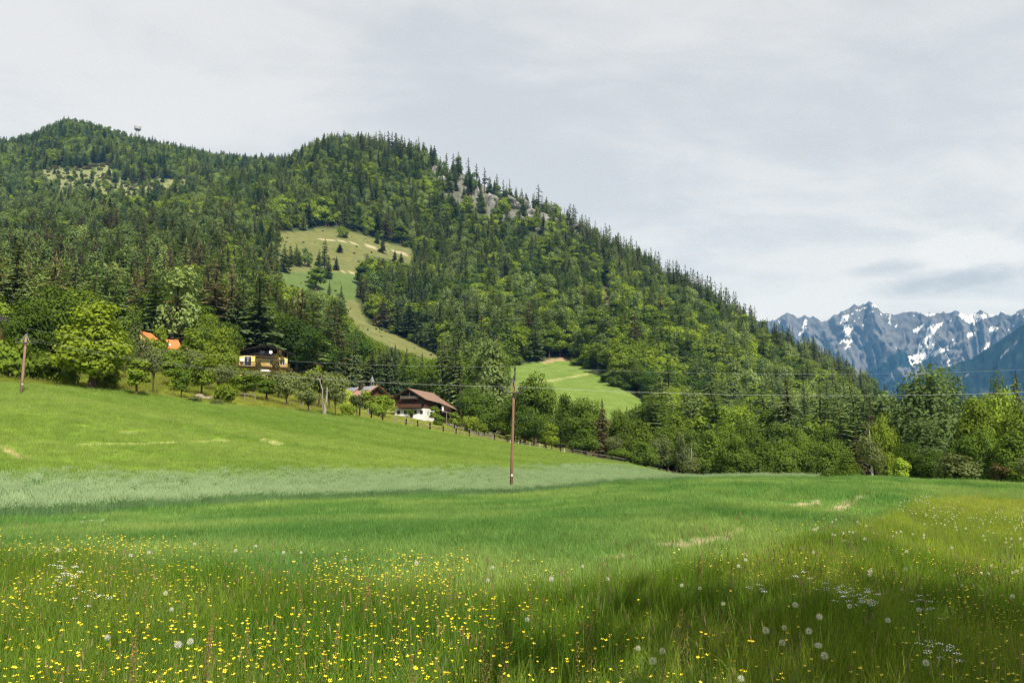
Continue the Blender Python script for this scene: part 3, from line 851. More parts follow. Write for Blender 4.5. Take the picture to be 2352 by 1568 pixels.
# ------------------------------------------------------------------ scattering of stuff (one object, instances on points)
def scatter(name, pts, rot, scl, idx, tint, protos, label=None):
    """protos: list of meshes; every point carries one of them"""
    coll = bpy.data.collections.new(name + '_kinds')
    for i, pm in enumerate(protos):
        o = bpy.data.objects.new('%s_kind.%03d' % (name, i), pm); coll.objects.link(o)
    me = bpy.data.meshes.new(name)
    n = len(pts)
    me.vertices.add(n); me.vertices.foreach_set('co', np.asarray(pts, np.float32).ravel())
    def at_(nm, ty, key, arr):
        a = me.attributes.new(nm, ty, 'POINT'); a.data.foreach_set(key, np.ascontiguousarray(arr).ravel())
    at_('rot', 'FLOAT_VECTOR', 'vector', np.asarray(rot, np.float32))
    at_('scl', 'FLOAT_VECTOR', 'vector', np.asarray(scl, np.float32))
    at_('idx', 'INT', 'value', np.asarray(idx, np.int32))
    at_('tint', 'FLOAT', 'value', np.asarray(tint, np.float32))
    o = link(name, me)
    ng = bpy.data.node_groups.new(name, 'GeometryNodeTree')
    ng.interface.new_socket('Geometry', in_out='INPUT', socket_type='NodeSocketGeometry')
    ng.interface.new_socket('Geometry', in_out='OUTPUT', socket_type='NodeSocketGeometry')
    gi = ng.nodes.new('NodeGroupInput'); go = ng.nodes.new('NodeGroupOutput')
    ip = ng.nodes.new('GeometryNodeInstanceOnPoints')
    ci = ng.nodes.new('GeometryNodeCollectionInfo'); ci.inputs['Collection'].default_value = coll
    ci.inputs['Separate Children'].default_value = True; ci.inputs['Reset Children'].default_value = True
    def na(nm, ty):
        q = ng.nodes.new('GeometryNodeInputNamedAttribute'); q.data_type = ty; q.inputs['Name'].default_value = nm
        return [s for s in q.outputs if s.enabled and s.name == 'Attribute'][0]
    ng.links.new(gi.outputs[0], ip.inputs['Points']); ng.links.new(ci.outputs[0], ip.inputs['Instance'])
    ip.inputs['Pick Instance'].default_value = True
    ng.links.new(na('idx', 'INT'), ip.inputs['Instance Index'])
    e2r = ng.nodes.new('FunctionNodeEulerToRotation')
    ng.links.new(na('rot', 'FLOAT_VECTOR'), e2r.inputs[0]); ng.links.new(e2r.outputs[0], ip.inputs['Rotation'])
    ng.links.new(na('scl', 'FLOAT_VECTOR'), ip.inputs['Scale'])
    ng.links.new(ip.outputs[0], go.inputs[0])
    md = o.modifiers.new('scatter', 'NODES'); md.node_group = ng
    tag(o, label, kind='stuff')
    return o

def join_meshes(name, parts):
    """one mesh out of several, keeping their materials"""
    V = []; Fc = []; mats = []; mi = []; b = 0
    for me_ in parts:
        v = np.empty(len(me_.vertices) * 3, np.float32); me_.vertices.foreach_get('co', v)
        V.append(v.reshape(-1, 3)); mats.append(me_.materials[0])
        for p in me_.polygons:
            Fc.append([b + i for i in p.vertices]); mi.append(len(mats) - 1)
        b += len(me_.vertices)
    me_ = bpy.data.meshes.new(name)
    me_.from_pydata(np.concatenate(V).tolist(), [], Fc)
    for mm in mats: me_.materials.append(mm)
    me_.polygons.foreach_set('material_index', mi); me_.update()
    return me_

# ------------------------------------------------------------------ the forest
KINDS = ['spruce', 'larch', 'dry', 'ragged', 'broadleaf', 'big']
MOST = {'spruce': 285, 'larch': 285, 'dry': 220, 'ragged': 220, 'broadleaf': 125, 'big': 95}
forest_protos = []; forest_ix = {}
for k in KINDS:
    for v, (c, t, nh, nw) in enumerate(PROTO[k]):
        forest_ix[(k, v)] = len(forest_protos); forest_protos.append(join_meshes('forest_tree', [c, t]))

def forest_points():
    """loosely even points over the hill, thinner with distance"""
    out_ = []
    g = np.random.default_rng(77)
    r_ = 232.0
    while r_ < 2250:
        step = np.interp(r_, [230, 420, 1000, 2200], [6.4, 7.8, 8.8, 10.8])
        n = int((2 * 0.66) * r_ / step)
        th = -0.66 + (np.arange(n) + g.uniform(-.45, .45, n)) * 2 * 0.66 / n
        rr = r_ + g.uniform(-.45, .45, n) * step
        out_.append(np.stack([th, rr], 1))
        r_ += step
    return np.concatenate(out_)

fp = forest_points()
fth, fr = fp[:, 0], fp[:, 1]
fx, fy = np.sin(fth) * fr, np.cos(fth) * fr
fz = H(fx, fy)
px, py = proj(fx, fy, fz)
keep = np.ones(len(fp), bool)
f9 = feat_r(8, fth)
keep &= ~((px > 640) & (fr > f9 + np.where(px < 1000, 480, 300)))
keep &= ~((px > 1980) & (fr > 1100))
f5, f6 = feat_r(5, fth), feat_r(6, fth)
start = np.interp(px, [-200, 0, 300, 520, 700, 800, 1000, 1060, 1150, 1300, 1450, 1600, 1750, 2000, 2100, 2352, 2600],
                  [232, 225, 240, 240, 262, 300, 290, 265, 235, 205, 200, 200, 200, 220, 240, 240, 240])
keep &= fr > start
g = np.random.default_rng(21)
nsp = fbm(fx / 60 + 3, fy / 60 + 8, 4); nsp2 = fbm(fx / 25 + 13, fy / 25 + 1, 3)
u = g.random(len(fp))
# share of each kind by place
kind = np.full(len(fp), 0)
right = np.clip((px - 950) / 250, 0, 1) * np.clip((py - 560) / 220, 0, 1)
p_leaf = 0.26 + 0.36 * right + 0.9 * np.clip(nsp - 0.52, 0, 1) * 2.2
p_leaf = np.where((fr > 1300) & (px < 620), 0.30 + 1.2 * (nsp - 0.5), p_leaf)
p_leaf = np.where((px < 640) & (fr < 800), 0.22 + 1.3 * np.clip(nsp - 0.56, 0, 1), p_leaf)
p_larch = 0.38 + 0.6 * (nsp2 - 0.5)
p_dry = np.where((px < 900) & (fr < 900), 0.13 + 0.5 * np.clip(nsp2 - .5, 0, 1), 0.03)
kind = np.where(u < p_leaf, 4, np.where(u < p_leaf + p_larch, 1, np.where(u < p_leaf + p_larch + p_dry, 2, 0)))
_far = RR > 330
skyl = ((ZT - EYE) / RR[None])[:, _far].max(1)
near_crest = ((fz - EYE) / fr > np.interp(fth, TH, skyl) - .014) & (px > 600)
kind = np.where(near_crest & (g.random(len(fp)) < np.where((px > 850) & (px < 1750), .5, .35)), 3, kind)
kind = np.where(near_crest & (kind == 4) & (g.random(len(fp)) < 0.75), 0, kind)
hmul = np.where(kind == 4, g.uniform(12, 21, len(fp)), np.where(kind == 1, g.uniform(18, 30, len(fp)), np.where(kind == 3, g.uniform(13, 34, len(fp)), g.uniform(15, 32, len(fp)))))
hmul = np.where(fr > 1400, hmul * 1.0, hmul * np.interp(fr, [300, 500, 900], [1.0, 1.16, 1.10]))
wmul = np.where(kind == 4, hmul * g.uniform(.62, .92, len(fp)), hmul * g.uniform(.32, .50, len(fp)))
hmul = np.where((kind == 3) & (px > 850) & (px < 1750), hmul * 1.22, hmul)
wmul = np.where(kind == 3, hmul * g.uniform(.17, .27, len(fp)), wmul)
# cliffs, clearing and gullies carry few trees
cl_ = in_poly(px, py, P_CLIFF) & (fr > 330); keep &= ~(cl_ & (g.random(len(fp)) < 0.66))
for s_ in (.55, .9):
    qx, qy = proj(fx, fy, fz + hmul * s_); keep &= ~(in_poly(qx, qy, P_CLIFF) & ~cl_ & (fr > 330) & (g.random(len(fp)) < .42))
cr_ = in_poly(px + 70 * (fbm(fx / 30, fy / 30, 3) - .5), py + 30 * (fbm(fx / 30 + 9, fy / 30, 3) - .5), P_CLEAR) & (fr > 1150); keep &= ~(cr_ & (g.random(len(fp)) < 0.84))
for s_ in (.5, .9):
    qx, qy = proj(fx, fy, fz + hmul * s_); keep &= ~(in_poly(qx, qy, P_CLEAR) & ~cr_ & (fr > 900) & (g.random(len(fp)) < .5))
hmul = np.where(cr_, hmul * 0.55, hmul); wmul = np.where(cr_, wmul * 0.6, wmul)
gl_ = (in_poly(px, py, P_SCREE)) & (fr > 330); keep &= ~(gl_ & (g.random(len(fp)) < 0.5))
# nothing may stand in, or in front of, the open pastures: young trees grow below them
jx = np.where(px > 800, .2, 1) * 26 * (fbm(fx / 18 + 5, fy / 18, 3) - 0.5); jy = np.where(px > 800, .2, 1) * 14 * (fbm(fx / 16 + 25, fy / 16, 3) - 0.5)
ok = np.zeros(len(fp), bool); hfit = hmul.copy()
for fac in (1.0, 0.8, 0.6, 0.42, 0.28):
    bad = np.zeros(len(fp), bool)
    for poly, rmin, rmax in ((P_PASTURE, 330, 1150), (P_LOWER, 240, 640), (P_GULLY, 330, 2000)):
        for s_ in np.linspace(0, 0.97, 12):
            qx, qy = proj(fx, fy, fz + hmul * fac * s_)
            hw = (1 - s_) * .32 * wmul * fac / fr * F
            for e_ in (-1, 0, 1):
                bad |= in_poly(qx + jx + e_ * hw, qy + jy, poly) & (fr < rmax) & (fr > 150)
    new = ~bad & ~ok
    hfit = np.where(new, hmul * fac, hfit); wmul = np.where(new, wmul * fac ** .7, wmul); ok |= new
hmul = hfit; keep &= ok
keep &= ~((np.abs(px - 316) < 16) & (fr > 1880) & (fr < 2010))
fp_sel = np.nonzero(keep)[0]
tintv = np.clip(0.5 + 1.5 * (fbm(fx / 35 + 50, fy / 35, 3) - 0.5) + g.normal(0, .22, len(fp)), 0, 1)
tintv = np.where((kind == 4) & (fr > 1200), np.clip(tintv + .1, 0, 1), tintv)
var_i = g.integers(0, 12, len(fp))
kind = np.where((kind == 4) & (fr < 440), 5, kind)
tintv = np.where((kind == 5), tintv * .8, tintv)
frot = g.uniform(0, 6.283, len(fp))

# which of them show: a coarse depth pass, nearest first
def visible_area(ix):
    W, Hh = 590, 392
    buf = np.zeros((Hh, W), bool)
    area = np.zeros(len(fp))
    order = ix[np.argsort(fr[ix])]
    x0, y0 = proj(fx, fy, fz); x1, y1 = proj(fx, fy, fz + hmul)
    half = wmul / 2 / np.maximum(fr, 1) * F
    # field in front hides what lies below its edge
    for i in order:
        a = int((x0[i] - half[i] * .7) / 4); b = int((x0[i] + half[i] * .7) / 4) + 1
        c = int(y1[i] / 4); d = int(min(y0[i], 1090) / 4) + 1
        if b <= 0 or a >= W or d <= 0 or c >= Hh or c >= d: continue
        s = buf[max(c, 0):d, max(a, 0):b]
        area[i] = (~s).sum(); s[:] = True
    return area
area = visible_area(fp_sel)

def place_words(x, y, r_):
    if x < 640 and r_ > 1150:
        if x < 120: return 'on the highest summit, beyond the wooden pole with two braces' if y > 420 else 'crowning the highest summit'
        if x < 300: return 'around the grassy clearing under the round-headed tower'
        if x < 450: return 'on the slope beside the round-headed tower'
        return 'on the saddle between the two hilltops'
    if x < 640 and r_ > 520:
        if x < 200: return 'high above the big lime tree'
        if x < 420: return 'high above the orange roofs'
        return 'high above the yellow chalet, beside the pasture'
    if r_ <= 520 and x < 1000:
        if x < 200: return 'in the forest behind the big lime tree'
        if x < 330: return 'in the forest edge just above the orange roofs'
        if x < 480: return 'in the forest between orange roofs and yellow chalet'
        if x < 680: return 'in the forest right behind the yellow chalet'
        if x < 840: return 'in the forest behind the solar-panelled roof'
        return 'in the forest behind the brown farmhouse'
    if r_ > 1150 and x < 760: return 'crowning the rounded hilltop above the upper pasture'
    if r_ > 700 and x < 820: return 'just above the upper pasture'
    if r_ > 1000 and x < 980: return 'where the hilltop meets the long ridge'
    if r_ > 820:
        if x < 1100: return 'near the first grey cliffs of the ridge'
        if x < 1350: return 'near the lower grey cliffs of the ridge'
        if x < 1560: return 'along the ridge below the grey cliffs'
        return 'along the low ridge near the snowy mountains'
    if r_ <= 330:
        if x < 1240: return 'in the woodland just behind the middle pole'
        if x < 1480: return 'in the woodland in front of the lower pasture'
        if x < 1800: return 'in the woodland beyond the end of the rye'
        return 'in the woodland beyond the mown field, under the ridge'
    if x < 1000: return 'on the steep slope between pasture strip and ridge'
    if x < 1200: return 'between the upper and the lower pasture'
    if x < 1390: return 'right above the lower pasture'
    if x < 1560: return 'beside the bare gully'
    if x < 1800: return 'on the slope under the middle of the ridge'
    return 'at the foot of the ridge near the snowy mountains'
def tree_label(k, tint, h):
    k = 'broadleaf' if k == 'big' else k
    size = 'tall' if h > {'broadleaf': 17}.get(k, 25) else ('small' if h < {'broadleaf': 13}.get(k, 18) else 'medium')
    t = 0 if tint < .38 else (2 if tint > .62 else 1)
    look = {'spruce': ('very dark spruce', 'dark green spruce', 'mid green spruce'), 'larch': ('grey-green larch', 'soft green larch', 'pale green larch'),
            'dry': ('dark brown conifer', 'brown conifer', 'yellow-brown conifer'), 'ragged': ('thin dark ragged spruce', 'thin ragged spruce', 'thin greener ragged spruce'),
            'broadleaf': ('deep green broadleaf tree', 'fresh green broadleaf tree', 'bright yellow-green broadleaf tree')}[k][t]
    return size + ' ' + look
rank = area[fp_sel]
chosen = np.zeros(len(fp), bool)
for ki, k in enumerate(KINDS):
    c = fp_sel[(kind[fp_sel] == ki) & (area[fp_sel] > 0)]
    c = c[np.argsort(-area[c])][:MOST[k]]
    chosen[c] = True
for i in np.nonzero(chosen)[0]:
    k = KINDS[kind[i]]
    reg = place_words(px[i], py[i], fr[i]); tl = tree_label(k, tintv[i], hmul[i])
    plant_tree(k, int(var_i[i]), (fx[i], fy[i], fz[i] - .3), hmul[i], wmul[i], frot[i], tintv[i], tl + ' ' + reg, (tl + 's ' + reg).replace('larchs', 'larches'))
rest = np.nonzero(keep & ~chosen)[0]
ixs = np.array([forest_ix[(KINDS[kind[i]], int(var_i[i]) % len(PROTO[KINDS[kind[i]]]))] for i in rest])
nh = np.array([pick(KINDS[kind[i]], int(var_i[i]))[2] for i in rest]); nw = np.array([pick(KINDS[kind[i]], int(var_i[i]))[3] for i in rest])
scatter('forest', np.stack([fx[rest], fy[rest], fz[rest] - .3], 1), np.stack([0 * rest, 0 * rest, frot[rest]], 1),
        np.stack([wmul[rest] / nw, wmul[rest] / nw, hmul[rest] / nh], 1), ixs, tintv[rest], forest_protos,
        'mixed forest covering the hillside')
print('forest trees', len(fp_sel), 'single', int(chosen.sum()))
# ------------------------------------------------------------------ building materials
M_WOOD = plain_mat('dark_timber', (0.060, 0.034, 0.022), (0.030, 0.018, 0.013), 3, 0.85, 0.1, stretch=(6, 6, .6))
M_WOODR = plain_mat('red_brown_timber', (0.105, 0.050, 0.030), (0.055, 0.028, 0.018), 3, 0.85, 0.1, stretch=(6, 6, .6))
M_BLACKWOOD = plain_mat('black_stained_timber', (0.016, 0.013, 0.012), (0.009, 0.008, 0.008), 3, 0.9, 0.08, stretch=(4, 4, .5))
M_GREYWOOD = plain_mat('weathered_timber', (0.24, 0.21, 0.17), (0.13, 0.115, 0.095), 5, 0.9, 0.05, stretch=(1, 1, .4))
M_WHITE = plain_mat('white_render', (0.74, 0.73, 0.70), (0.60, 0.59, 0.56), 1.5, 0.9, 0.1)
M_PAINT = plain_mat('white_paint', (0.78, 0.78, 0.77), (0.70, 0.70, 0.69), 3, 0.5, 0.3)
M_YELLOW = plain_mat('yellow_render', (0.70, 0.53, 0.17), (0.62, 0.46, 0.14), 1.2, 0.9, 0.1)
M_ORANGE = plain_mat('orange_tiles', (0.60, 0.185, 0.060), (0.47, 0.13, 0.045), 2.2, 0.8, 0.15)
M_BROWNROOF = plain_mat('brown_roof_shingles', (0.27, 0.175, 0.130), (0.17, 0.108, 0.080), 1.6, 0.85, 0.1, stretch=(1, 3, 1))
M_PINKROOF = plain_mat('pink_brown_tiles', (0.36, 0.235, 0.175), (0.27, 0.17, 0.125), 1.6, 0.85, 0.1)
M_DARKROOF = plain_mat('dark_roof_tiles', (0.040, 0.034, 0.031), (0.022, 0.019, 0.018), 2, 0.85, 0.1)
M_GLASS = plain_mat('window_glass', (0.020, 0.026, 0.032), (0.014, 0.018, 0.022), 2, 0.08, 0.6)
M_SOLAR = plain_mat('solar_panel_glass', (0.30, 0.34, 0.40), (0.24, 0.28, 0.34), 1, 0.15, 0.7)
M_METAL = plain_mat('grey_metal', (0.24, 0.25, 0.25), (0.17, 0.18, 0.18), 6, 0.55, 0.5, 0.4)
M_DARKMETAL = plain_mat('dark_metal', (0.05, 0.05, 0.05), (0.03, 0.03, 0.03), 6, 0.6, 0.4)
M_POLE = plain_mat('pole_wood', (0.260, 0.150, 0.095), (0.150, 0.085, 0.055), 5, 0.9, 0.08, stretch=(8, 8, .5), bump=.4)
M_POLEG = plain_mat('greyed_pole_wood', (0.290, 0.190, 0.145), (0.190, 0.125, 0.095), 5, 0.9, 0.08, stretch=(8, 8, .5))
M_PORC = plain_mat('brown_porcelain', (0.045, 0.030, 0.025), (0.03, 0.02, 0.018), 6, 0.25, 0.6)
M_WIRE = plain_mat('aluminium_wire', (0.46, 0.48, 0.42), (0.40, 0.42, 0.37), 3, 0.5, 0.4)
M_STONE = plain_mat('pale_stone', (0.34, 0.29, 0.22), (0.2, 0.17, 0.13), 2, 0.95, 0.05, bump=.5)
M_CLIFF = plain_mat('grey_cliff_rock', (0.27, 0.265, 0.255), (0.06, 0.062, 0.05), 0.18, 0.95, 0.05, stretch=(1, 1, .45), bump=.6)
M_AWN = plain_mat('grey_awning', (0.42, 0.43, 0.42), (0.34, 0.35, 0.34), 3, 0.8, 0.1)
M_TOWER = plain_mat('pale_concrete', (0.36, 0.37, 0.38), (0.28, 0.29, 0.30), .3, 0.9, 0.1)
M_REDDOOR = plain_mat('orange_wood', (0.46, 0.20, 0.08), (0.36, 0.15, 0.06), 3, 0.8, 0.1)

def facing(x, r_, turn=0.0):
    """rotation that turns a thing's -y side to the viewer, then by turn"""
    sx, sy, _ = ray(x, 950)
    return -math.atan2(sx, sy) + turn

def win(parent, x, z, w_, h_, y=-0.02, frame=M_WOOD, name='window', mullion=True):
    f = MB()
    t = 0.07
    f.box(x - w_ / 2 - t, y - .06, z - h_ / 2 - t, x + w_ / 2 + t, y, z - h_ / 2)
    f.box(x - w_ / 2 - t, y - .06, z + h_ / 2, x + w_ / 2 + t, y, z + h_ / 2 + t)
    f.box(x - w_ / 2 - t, y - .06, z - h_ / 2, x - w_ / 2, y, z + h_ / 2)
    f.box(x + w_ / 2, y - .06, z - h_ / 2, x + w_ / 2 + t, y, z + h_ / 2)
    if mullion: f.box(x - .035, y - .055, z - h_ / 2, x + .035, y - .004, z + h_ / 2)
    o = f.build(name, frame, parent)
    MB().box(x - w_ / 2, y - .025, z - h_ / 2, x + w_ / 2, y - .008, z + h_ / 2).build('pane', M_GLASS, o)
    return o

def railing(parent, x0, x1, y, z, h_, mat, n, name='balcony_railing', bw=0.05, slats=True):
    f = MB()
    f.box(x0, y - .05, z + h_ - .1, x1, y + .05, z + h_)
    f.box(x0, y - .04, z + .06, x1, y + .04, z + .16)
    o = f.build(name, mat, parent)
    if slats:
        g = MB()
        for i in range(n + 1):
            xx = x0 + (x1 - x0) * i / n
            g.box(xx - bw, y - .025, z + .163, xx + bw, y + .025, z + h_ - .103)
        b = g.build('balusters', mat, o); b['kind'] = 'stuff'
    return o

def dish(parent, x, y, z, rad):
    mb = MB(); n = 14
    vs_ = [(x, y + .08, z)]
    for k in range(n):
        a = 2 * math.pi * k / n; vs_.append((x + math.cos(a) * rad, y - .10, z + math.sin(a) * rad))
    mb.add(vs_, [(0, 1 + (k + 1) % n, 1 + k) for k in range(n)])
    mb.bar((x, y + .05, z - .05), (x + .02, y + .5, z - .15), .05)
    mb.bar((x, y - .1, z - rad * .9), (x, y - .45, z - .05), .03)
    return mb.build('satellite_dish', M_PAINT, parent)

# ------------------------------------------------------------------ the yellow chalet
p = at(604, 872, 190); gz = float(H(p.x, p.y))
ch = thing('chalet', 'yellow chalet with black gable, long balcony and two satellite dishes', 'house', (p.x, p.y, p.z), facing(604, 190, R(9)))
ch['label'] = 'yellow chalet with black gable, long balcony and two satellite dishes'
MB().box(-5.3, 0, -2.5, 5.3, 10.5, 2.9).build('lower_wall', M_YELLOW, ch)
b = MB(); b.prism([(-5.3, 2.905), (5.3, 2.905), (5.3, 6.05), (0, 7.55), (-5.3, 6.05)], .0, 10.5); b.build('wall', M_YELLOW, ch)
g_ = MB()
for k in range(13):                     # black boarding of the gable
    x0 = -5.2 + k * .8; x1 = x0 + .785
    zt0 = 7.5 - abs(x0) * .28; zt1 = 7.5 - abs(x1) * .28
    g_.add([(x0, -.06, 5.35), (x1, -.06, 5.35), (x1, -.06, zt1), (x0, -.06, zt0), (x0, -.004, 5.35), (x1, -.004, 5.35), (x1, -.004, zt1), (x0, -.004, zt0)],
           [(0, 1, 2, 3), (0, 3, 7, 4), (1, 5, 6, 2), (0, 4, 5, 1), (3, 2, 6, 7)])
g_.build('gable_boarding', M_BLACKWOOD, ch)
rf = MB()
rf.slab([(0, -1.0, 7.95), (0, 11.2, 7.95), (-6.8, 11.2, 6.05), (-6.8, -1.0, 6.05)], .22)
rf.slab([(0.0, -1.0, 7.95), (6.8, -1.0, 6.05), (6.8, 11.2, 6.05), (0.0, 11.2, 7.95)], .22)
ro = rf.build('roof', M_DARKROOF, ch)
v_ = MB(); v_.bar((0, -1.06, 7.8), (-6.85, -1.06, 5.88), .06, .34); v_.bar((0, -1.06, 7.8), (6.85, -1.06, 5.88), .06, .34)
v_.build('bargeboard', M_BLACKWOOD, ro)
MB().box(-5.6, -1.5, 2.65, 5.6, -.003, 2.9).build('balcony_floor', M_WOOD, ch)
railing(ch, -5.55, 5.55, -1.45, 2.9, .95, M_WOOD, 46)
MB().box(-1.9, -1.1, 5.0, 2.3, -.065, 5.15).build('upper_balcony_floor', M_BLACKWOOD, ch)
railing(ch, -1.85, 2.25, -1.08, 5.15, .75, M_BLACKWOOD, 16)
win(ch, -3.45, 4.1, 1.5, 2.0, frame=M_PAINT, name='balcony_door')
win(ch, 1.9, 4.2, 1.0, 1.3, frame=M_PAINT)
win(ch, 4.2, 4.2, .9, 1.2, frame=M_PAINT)
win(ch, -.4, 6.1, .9, 1.1, y=-.062, frame=M_BLACKWOOD)
dish(ch, -4.75, -.55, 4.35, .46); dish(ch, 1.25, -1.2, 6.25, .40)
MB().slab([(-1.3, -3.3, 1.65), (1.1, -3.3, 1.65), (.9, -1.5, 2.25), (-1.1, -1.5, 2.25)], .06).build('awning', M_AWN, ch)
win(ch, 3.2, 1.3, 1.1, 1.2, frame=M_PAINT); win(ch, -3.3, 1.3, 1.1, 1.2, frame=M_PAINT)
MB().box(1.2, -4.0, -.3, 5.6, -.003, .0).build('terrace', M_STONE, ch)
railing(ch, 1.25, 5.55, -3.95, .0, .9, M_WOOD, 18, 'terrace_railing')

# ------------------------------------------------------------------ the brown farmhouse
p = at(941, 955.5, 235)
fh = thing('farmhouse', 'brown timber farmhouse with white ground floor, two balconies and long roof', 'house', (p.x, p.y, p.z), facing(941, 235, R(-20)))
L = 21.0
MB().box(-4.6, 0, -2.0, 4.6, L, 2.25).build('ground_floor_wall', M_WHITE, fh)
b = MB(); b.prism([(-4.62, 2.253), (4.62, 2.253), (4.62, 4.95), (-.2, 7.55), (-4.62, 5.0)], -.02, 13.0); b.build('timber_wall', M_WOODR, fh)
b = MB(); b.prism([(-4.6, 2.253), (7.2, 2.253), (7.2, 3.0), (-.2, 7.4), (-4.6, 5.0)], 13.003, L); b.build('barn_wall', M_WOOD, fh)
MB().box(4.605, 13.0, -3.0, 7.1, L, 2.25).build('barn_foundation', M_WOOD, fh)
bd = MB()
for k in range(16):
    x0 = -4.6 + k * .575; x1 = x0 + .555
    zt = min(7.5 - abs((x0 + x1) / 2 + .2) * .58, 7.4)
    bd.box(x0, -.065, 2.45, x1, -.024, zt)
bd.build('boarding', M_WOODR, fh)
rf = MB()
rf.slab([(-.2, -1.6, 8.05), (-.2, L + .6, 8.05), (-5.6, L + .6, 5.0), (-5.6, -1.6, 5.0)], .2)
rf.slab([(-.2, -1.6, 8.05), (5.4, -1.6, 4.75), (6.1, 9.5, 4.2), (-.2, 9.5, 8.05)], .2)
rf.slab([(-.2, 9.503, 8.05), (6.1, 9.503, 4.2), (8.4, L + .6, 2.4), (-.2, L + .6, 8.05)], .2)
rf = rf.build('roof', M_BROWNROOF, fh)
v_ = MB(); v_.bar((-.2, -1.65, 7.92), (-5.6, -1.65, 4.86), .07, .26); v_.bar((-.2, -1.65, 7.92), (5.45, -1.65, 4.6), .07, .26)
v_.build('bargeboard', M_WOOD, rf)
MB().box(-3.9, -1.25, 2.35, 3.9, -.07, 2.5).build('balcony_floor', M_WOOD, fh)
o = railing(fh, -3.9, 3.9, -1.2, 2.5, 1.0, M_WOODR, 1, slats=False)
q = MB()
for k in range(26):
    q.box(-3.88 + k * .3, -1.225, 2.667, -3.88 + k * .3 + .26, -1.175, 3.397)
b_ = q.build('board', M_WOODR, o); b_['kind'] = 'stuff'
MB().box(-2.6, -1.15, 4.75, 2.9, -.07, 4.9).build('upper_balcony_floor', M_WOOD, fh)
o = MB()
for zz in (5.1, 5.35, 5.6): o.box(-2.6, -1.15, zz, 2.9, -1.09, zz + .12)
for xx in (-2.6, .15, 2.84): o.box(xx, -1.085, 4.9, xx + .1, -1.02, 7.0 if abs(xx) < 1 else 6.2)
o.build('balcony_railing', M_GREYWOOD, fh)
MB().box(-2.3, -.075, 5.0, 2.6, -.067, 6.3).build('gable_opening', M_BLACKWOOD, fh)
for xx in (-3.6, -.9, .5, 3.7): win(fh, xx, 3.9, .75, .7, y=-.07, frame=M_WOOD, mullion=False)
for xx in (-3.4, -1.3, 1.7, 3.55): win(fh, xx, 1.15, .7, .9, frame=M_WOOD)
d_ = MB().box(.15, -.08, -.4, .95, -.003, 1.7).build('door', M_WOOD, fh)
MB().box(-.3, -.13, .45, 1.3, -.085, .5).build('lintel_board', M_WOOD, d_)
MB().box(-2.2, -1.0, 1.95, 2.3, -.9, 2.05).build('trellis_beam', M_WOOD, fh)
for z0, zz in ((2.5, .55), (5.8, .55), (8.2, .5)):
    MB().box(4.603, z0, .4, 4.66, z0 + .5, 1.6).build('side_window', M_GLASS, fh)
MB().box(4.605, 9.2, -.2, 4.68, 11.0, 2.0).build('barn_door', M_WOOD, fh)
MB().box(4.685, 9.6, -.4, 5.4, 9.75, 1.55).build('open_door_leaf', M_REDDOOR, fh)
pc = MB(); pc.slab([(4.75, 10.8, 2.6), (7.9, 10.8, 1.35), (7.9, 15.2, 1.35), (4.75, 15.2, 2.6)], .1)
pc.bar((7.7, 11.0, -2.5), (7.7, 11.0, 1.3), .2); pc.bar((7.7, 15.0, -2.5), (7.7, 15.0, 1.3), .2)
pc.build('porch_roof', M_GREYWOOD, fh)
ch_ = MB(); ch_.box(6.0, 11.5, 1.4, 6.5, 12.0, 3.15); ch_.box(5.92, 11.42, 3.15, 6.58, 12.08, 3.3); ch_.build('chimney', M_WHITE, fh)
# climbing plant on the white wall
lf, _ = leaf_cloud('climber', 901, M_LEAF, 2.2, 1.6, .5, 8, 40, .30)
cl = link('climbing_shrub', lf); cl.location = fh.matrix_basis @ Vector((.1, -.75, .2)); cl['tint'] = .25
cl.scale = (1.15, .55, .9); cl.rotation_euler = fh.rotation_euler
tag(cl, 'green climbing shrub trained over the white farmhouse wall', 'shrub')

# ------------------------------------------------------------------ house with solar panels and bell turret
p = at(862, 952, 262)
sh = thing('tiled_house', 'house with pinkish tiled roof, solar panels, chimney and small bell turret', 'house', (p.x, p.y, p.z), facing(862, 262, R(36)))
MB().box(-5.0, 0, -3, 5.0, 17, 5.4).build('wall', M_WOODR, sh)
MB().prism([(-5.0, 5.403), (5.0, 5.403), (0, 8.85)], .002, 17).build('gable_wall', M_WOODR, sh)
rf = MB()
rf.slab([(0, -1.6, 9.35), (0, 18, 9.35), (-6.3, 18, 5.35), (-6.3, -1.6, 5.35)], .22)
rf.slab([(0, -1.6, 9.35), (6.3, -1.6, 5.35), (6.3, 18, 5.35), (0, 18, 9.35)], .22)
rf = rf.build('roof', M_PINKROOF, sh)
v_ = MB(); v_.bar((0, -1.66, 9.2), (-6.3, -1.66, 5.2), .08, .34); v_.bar((0, -1.66, 9.2), (6.3, -1.66, 5.2), .08, .34); v_.build('bargeboard', M_WOODR, rf)
def onroof(y0, y1, s0, s1, lift):
    k = 4.0 / 6.3
    return [(-s0, y0, 9.35 - k * s0 + lift), (-s0, y1, 9.35 - k * s0 + lift), (-s1, y1, 9.35 - k * s1 + lift), (-s1, y0, 9.35 - k * s1 + lift)]
MB().slab(onroof(.2, 4.6, .35, 2.5, .16), .1).build('solar_panel', M_SOLAR, rf)
MB().slab(onroof(9.2, 14.5, .35, 2.3, .16), .1).build('solar_panel', M_SOLAR, rf)
MB().slab(onroof(7.6, 7.85, .3, 6.1, .13), .1).build('roof_seam', M_DARKROOF, rf)
cm = MB(); cm.box(-2.3, 5.2, 6.9, -1.2, 6.3, 10.3); cm.box(-2.4, 5.1, 10.3, -1.1, 6.4, 10.5); cm.box(-2.2, 5.3, 10.62, -1.3, 6.2, 10.7); cm.build('chimney', M_DARKROOF, rf)
